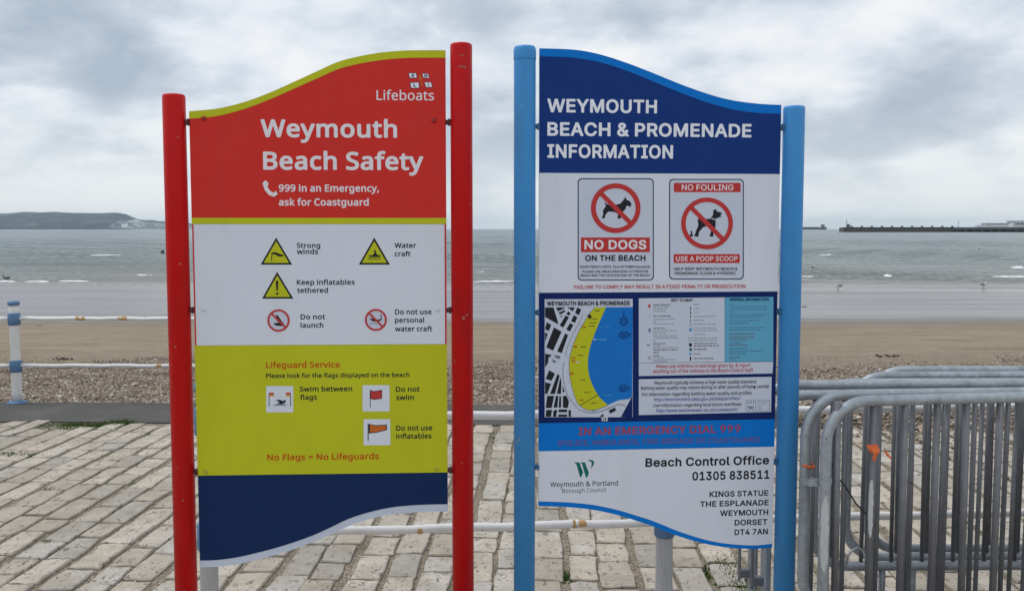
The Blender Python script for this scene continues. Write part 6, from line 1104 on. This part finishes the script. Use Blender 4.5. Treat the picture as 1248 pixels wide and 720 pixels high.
# bare zinc patches on the front barrier's left upright
def patch(o, x, z0, z1, r, a0, a1, seed):
    v = []; f = []; n, k = 10, 14; rd = random.Random(seed)
    for i in range(k + 1):
        z = z0 + (z1 - z0) * i / k; e = 1.0 - (abs(i / k * 2 - 1) ** 6) * .8
        j0 = rd.uniform(-.08, .08); j1 = rd.uniform(-.15, .15)
        for j in range(n + 1):
            m_ = (a0 + a1) / 2; h_ = (a1 - a0) / 2 * e; a = m_ - h_ - j0 + (2 * h_ + j0 + j1) * j / n
            v.append((x + r * math.cos(a), r * math.sin(a), z))
    for i in range(k):
        for j in range(n): q = i * (n + 1) + j; f.append((q, q + 1, q + n + 2, q + n + 1))
    fr = [c for c in o.children if c.name.startswith('frame')][0]
    return pyd('bare_patch', v, f, M['chip'], fr, True)
patch(B1, 0, .43, .69, .0193, math.radians(-150), math.radians(-70), 1)
p1 = patch(B1, .1625, .54, .74, .0133, math.radians(-140), math.radians(-70), 3); 
# clasp joining the two front barriers
c = MB(); q0 = at(983, 585, 3.19); q1 = at(1006, 585, 3.10)
c.box((q0 + q1) / 2 + Vector((-.004, -.028, 0)), (.062, .008, .026)); c.tube([q0 + Vector((0, 0, -.013)), q0 + Vector((0, 0, .013))], .0225, 16); c.tube([q1 + Vector((0, 0, -.010)), q1 + Vector((0, 0, .010))], .0215, 16)
tag(c.build('clasp', M['galv']), 'flat grey clasp linking the two frontmost barrier uprights', 'clasp')
# orange tape
t_ = MB(); q = at(984, 567, 3.20)
t_.tube([q + Vector((.0215 * math.cos(a), .0215 * math.sin(a), .004 * math.sin(a * 2))) for a in [k * math.pi / 6 for k in range(12)]], .005, 6, closed=True)
tag(t_.build('tape', M['tape'], smooth=True), 'orange tape band wrapped round the second barrier upright by the blue post', 'tape')
q = at(1066, 548, 3.085); v = []; 
t_ = MB()
t_.add([q + Vector(d) for d in ((-.016, 0, .010), (.010, -.004, .012), (.013, -.012, -.002), (.004, -.010, -.016), (-.004, -.016, -.036), (-.012, -.010, -.030), (-.008, -.014, -.010))], [(0, 6, 2, 1), (6, 5, 4, 3), (6, 3, 2)])
t_.add([q + Vector(d) for d in ((-.022, .02, .012), (.016, .018, .016), (.02, .006, -.004), (-.012, .004, -.012))], [(0, 1, 2, 3)])
t_.add([q + Vector(d) for d in ((.030, -.004, -.006), (.036, -.004, -.002), (.056, -.004, -.026), (.052, -.006, -.032))], [(0, 1, 2, 3)])
tag(t_.build('tape', M['tape']), 'knotted orange tape scrap tied to an upright bar of the front barrier', 'tape')
cb = MB(); pts = [at(a, b, Yc) for a, b, Yc in ((1012, 560, 3.13), (1019, 579, 3.14), (1030, 592, 3.16), (1043, 613, 3.18), (1056, 626, 3.2), (1066, 640, 3.22))]
cb.tube(pts, .003, 6); tag(cb.build('cable', M['cable'], smooth=True), 'thin black cable hanging between the barrier bars', 'cable')
wl = MB(); q = at(1043, 700, 3.3); wl.tube([q + Vector((.035 * math.cos(a), .01 * math.sin(a * 2), .055 + .045 * math.sin(a))) for a in [math.pi * k / 8 for k in range(-1, 10)]], .004, 6)
tag(wl.build('wire_loop', M['galv'], smooth=True), 'thin bent wire loop low down between the front barrier bars', 'wire')

# ------------------------------------------------------------------ far things
def stretch(px, Y): return (px - 624) / F * Y
pier = empty('pier', (stretch(1027, 900), 900, SEA)); tag(pier, 'long dark stone pier with low buildings out at sea on right', 'pier')
Lp = stretch(1500, 900) - stretch(1027, 900)
mb = MB(); mb.box((Lp / 2, 6, 1.2), (Lp, 12, 6.6)); wall = mb.build('wall', M['pier'], pier)
mb = MB(); mb.box((Lp / 2, -.4, 4.55), (Lp, 1, .4)); mb.build('coping', M['roof'], pier)
for k in range(11):
    m = MB(); x = 8 + k * 9.7; m.box((x, .5, 5.2), (1.7, 1.7, 1.1)); m.box((x, .5, 5.9), (1.1, 1.1, .4)); m.build('mooring_post', M['pier'], pier)
m = MB(); m.tube([(4.0, 3, 4.4), (4.0, 3, 12)], .25, 6); m.box((5.5, 3, 6.2), (3, 2, 3)); m.box((4, 3, 9.6), (1.2, .5, .5)); m.build('beacon', M['roof'], pier)
m = MB(); m.tube([(112, 3, 4.4), (112, 3, 11)], .2, 6); m.build('mast', M['roof'], pier)
for k in range(26):
    m = MB(); m.box((108 + k * 8, -2.2, -.2), (1.3, 3.0, 5.5)); m.build('pile', M['pier'], pier)
m = MB(); m.box((120 + 95, -2.2, 3.4), (220, 3.2, 1.5)); m.build('jetty_deck', M['roof'], pier)
m = MB(); m.box((150, 8, 6.2), (22, 8, 3.6)); m.box((150, 8, 8.3), (24, 9, .5), 1); m.build('shed', [M['pier_pale'], M['roof']], pier)
m = MB(); m.box((190, 12, 7.4), (46, 12, 6.0)); m.box((190, 12, 10.7), (48, 13, .35), 1); m.box((190, 5.8, 8.2), (44, .5, 1.2), 2)
for k in range(12): m.box((169 + k * 4, 5.4, 8.2), (.8, .6, 1.4), 0)
m.tube([(202, 12, 11), (202, 12, 17)], .25, 6, 1); m.build('terminal', [M['pier_pale'], M['roof'], M['glassy']], pier)
m = MB(); m.box((134, 6, 5.6), (8, 5, 2.4)); m.build('hut', M['pier_pale'], pier)

def ship():
    Y = 4200; x1 = stretch(1006.5, Y); o = empty('cargo_ship', (x1 - 90, Y, SEA)); tag(o, 'long dark cargo ship on the horizon right of the blue post', 'ship')
    v = []; f = []; secs = [(-90, .5, 9), (-80, 7, 8.5), (-60, 9, 8), (60, 9, 8), (82, 8, 8.5), (90, 5, 9)]
    for x, wd, h in secs: v += [(x, -wd, h + 2), (x, wd, h + 2), (x * .98, wd * .8, -1), (x * .98, -wd * .8, -1)]
    for i in range(len(secs) - 1):
        for k in range(4): a = i * 4 + k; b = i * 4 + (k + 1) % 4; f.append((a, b, b + 4, a + 4))
    f += [(3, 2, 1, 0), (20, 21, 22, 23)]; pyd('hull', v, f, M['hull'], o)
    m = MB(); m.box((72, 0, 15), (14, 14, 9)); m.box((74, 0, 21), (9, 16, 3)); m.box((66, 0, 19), (4, 5, 8)); m.build('superstructure', M['roof'], o)
    m = MB(); m.tube([(76, 0, 22), (76, 0, 29)], .6, 6); m.tube([(-60, 0, 10), (-60, 0, 17)], .5, 6); m.build('mast', M['hull'], o)
    m = MB()
    for k in range(9): m.box((-50 + k * 12, 0, 10.8), (8, 12, 1.6))
    m.build('hatch', M['hull'], o)
ship()
# headland
def headland(name, prof, Yb, depth, mat, cliff=None):
    cols = 150; rows = 14; xs_ = np.linspace(prof[0][0], prof[-1][0], cols); hy = np.interp(xs_, [a for a, b in prof], [b for a, b in prof])
    V = []
    for j in range(rows):
        t = j / (rows - 1)
        for i in range(cols):
            Y = Yb + depth * t; H = max(0.0, (HOR - hy[i]) / F * (Yb + depth)) + EYE - SEA
            e = math.sin(min(1, t * 1.0) * math.pi / 2) ** .8
            z = SEA - 2 + (H + 2) * (0.18 * (t > 0) + .82 * e) if t > 0 else SEA - 3
            z += (4 * math.sin(i * .37 + j * .9) + 3 * math.sin(i * .9 - j)) * (0 < t < 1) * min(1, H / 60)
            V.append((stretch(xs_[i], Yb + depth), Y + 40 * math.sin(i * .21) * (1 - t), z))
    f = gridfaces(rows, cols)[:, ::-1]
    o = npmesh(name, np.array(V), f, mat, None, True)
    f2 = gridfaces(rows, cols)
    o.data.materials.append(M['chalk'])
    if cliff:
        mi = np.zeros(len(f), dtype=np.int32)
        for k in range(len(f)):
            i = k % (cols - 1); j = k // (cols - 1); x = xs_[i]
            if cliff(x, j / (rows - 1), i): mi[k] = 1
        o.data.polygons.foreach_set('material_index', mi)
    tag(o, kind='structure'); return o
headland('hills', [(-900, 262), (-500, 259), (-200, 258), (-60, 260.2), (0, 260.4), (40, 259.5), (75, 259.2), (110, 259.8), (150, 260), (157, 261.5), (164, 265), (172, 268.2), (182, 271), (192, 275), (200, 279)], 6000, 500, M['hill'],
         lambda x, t, i: x > 163 + 4 * t and .02 < t)
headland('hills', [(120, 266), (165, 266.8), (180, 268.5), (200, 269.7), (215, 270.6), (240, 273), (270, 277), (290, 279)], 7600, 500, M['hill'], lambda x, t, i: t < .4 and x > 165)

# ------------------------------------------------------------------ birds, buoy, foam, weed
def gull(px, py, Y, face, label, standing=True, sc=1.0, dark=False, z=None):
    p = at(px, py, Y); zz_ = p.z if z is None else z
    o = empty('gull', (p.x, Y, zz_), face); tag(o, label, 'gull', 'gulls on the water and wet sand'); o.scale = (sc,) * 3
    h = .16 if standing else .02
    m = MB(); m.ell((0, 0, h + .07), (.17, .07, .075), 10, 8); m.ell((.16, 0, h + .17), (.05, .04, .045), 8, 6); m.tube([(.09, 0, h + .09), (.15, 0, h + .16)], [.05, .033], 8); m.build('body', M['feather_grey'] if dark else M['feather'], o, True)
    m = MB(); m.ell((-.05, 0, h + .10), (.18, .076, .05), 10, 6); m.build('wing', M['feather_grey'], o, True)
    m = MB(); m.tube([(.2, 0, h + .165), (.26, 0, h + .155)], [.014, .004], 6); m.build('beak', M['orange'], o)
    if standing:
        for s in (-.03, .03):
            m = MB(); m.tube([(0, s, 0), (0, s, h + .03)], .008, 5); m.box((.02, s, .004), (.06, .03, .008)); m.build('leg', M['weed'], o)
def sandY(py):
    lo, hi = 20.0, 60.0
    for _ in range(40):
        m_ = (lo + hi) / 2
        if proj((0, m_, float(beach_z(m_))))[1] > py: lo = m_
        else: hi = m_
    return lo
def seaY(py): return (EYE - SEA) * F / (py - HOR)
for px, py, fc, lb in ((1021.5, 354, 2.6, 'pale gull standing on the wet sand nearer the blue post'), (1198.5, 352.5, .3, 'dark backed gull standing on the wet sand at far right')):
    Yq = sandY(py); gull(px, py, Yq, fc, lb, True, 1.0, z=float(beach_z(Yq)))
for px, py, fc, lb, dk in ((74, 310, .2, 'white gull floating on the sea under the headland', False), (8, 341, 3.0, 'dark bird floating by the breaking wave at far left', True), (991, 327.5, 1.0, 'white gull floating close beside the right blue post', False), (1193.5, 304, .5, 'white gull floating out in front of the pier', False)):
    Yq = seaY(py); gull(px, py, Yq, fc, lb, False, 1.3, dk, z=SEA)
Yq = seaY(309); o = empty('buoy', (stretch(198.5, Yq), Yq, SEA)); tag(o, 'small dark and white buoy on the sea beside the red post', 'buoy')
m = MB(); m.lathe([(.22, -.1), (.25, .1), (.14, .45)], (0, 0, 0), 10); m.build('float', M['hull'], o, True); m = MB(); m.lathe([(.12, .45), (.12, .68), (.05, .72)], (0, 0, 0), 10); m.build('top_mark', M['feather'], o, True)
def foamline(x0, x1, py, hgt, seed, thick):
    r = random.Random(seed); Y = seaY(py); a, b = stretch(x0, Y), stretch(x1, Y); v = []; f = []; n_ = max(8, int((b - a) / .22))
    for i in range(n_ + 1):
        t = i / n_; x = a + (b - a) * t; e = (math.sin(math.pi * min(1, max(0, t))) ** .35) * (r.uniform(.35, 1)); y0 = Y + .35 * math.sin(x * .7 + seed) + .12 * math.sin(x * 3.1)
        v += [(x, y0 - thick * e, SEA - .02), (x, y0 - thick * .3 * e, SEA + hgt * e), (x, y0 + thick * .5 * e, SEA + hgt * .8 * e), (x, y0 + thick * e, SEA - .02)]
    for i in range(n_):
        for k in range(3): q = i * 4 + k; f.append((q, q + 4, q + 5, q + 1))
    return v, f
fm = MB()
for x0, x1, py, h, th in ((-60, 20, 343, .06, .35), (28, 62, 342.8, .05, .3), (70, 112, 342.3, .045, .3), (161, 188, 337.3, .17, .5), (112, 146, 311, .10, .6), (994, 1016, 312.3, .32, .8), (960, 1008, 337.6, .07, .3), (1076, 1088, 336.4, .14, .4), (1212, 1250, 337, .08, .3), (1232, 1250, 327, .22, .4), (1195, 1230, 326.5, .08, .4), (575, 627, 343, .07, .3), (600, 625, 318, .05, .4), (-300, -100, 338, .12, .4), (1300, 1500, 335, .12, .4), (580, 600, 331, .06, .3)):
    v, f = foamline(x0, x1, py, h, int(x0 * 7 + py), th); fm.add(v, f)
tag(fm.build('breaking_waves', M['foam']), 'white foam crests of small waves breaking near the shore', 'foam', kind='stuff')
wd = MB()
for px, py, s in ((66, 438, .08), (73, 438.5, .11), (79, 438.6, .07), (1083, 434.5, .13), (1090, 434, .09), (160, 497.5, .05), (45, 397, .06), (981, 374, .1)):
    r = ray(px, py); lo, hi = 8.0, 60.0
    for _ in range(40):
        m_ = (lo + hi) / 2
        if proj((0, m_, float(beach_z(m_))))[1] > py: lo = m_
        else: hi = m_
    for k in range(5): wd.ell((stretch(px, lo) + random.uniform(-s, s), lo + random.uniform(-s, s), float(beach_z(lo)) + .015), (s * random.uniform(.2, .4), s * .2, .008 + s * .05), 6, 4)
tag(wd.build('seaweed', M['weed']), 'dark scraps of seaweed strewn on the beach', 'seaweed', kind='stuff')

# ------------------------------------------------------------------ haze
def haze():
    m = bpy.data.materials.new('sea haze'); m.use_nodes = True; t = m.node_tree; t.nodes.clear()
    pvn = t.nodes.new('ShaderNodeVolumePrincipled'); pvn.inputs['Color'].default_value = (0.74, 0.89, 1.0, 1); pvn.inputs['Density'].default_value = 0.00005; pvn.inputs['Anisotropy'].default_value = 0.2
    out = t.nodes.new('ShaderNodeOutputMaterial'); t.links.new(pvn.outputs[0], out.inputs['Volume'])
    mb = MB(); mb.box((0, 7200, 70), (28400, 14700, 154)); o = mb.build('haze', m); tag(o, 'thin pale sea haze', 'haze', kind='stuff')
haze()
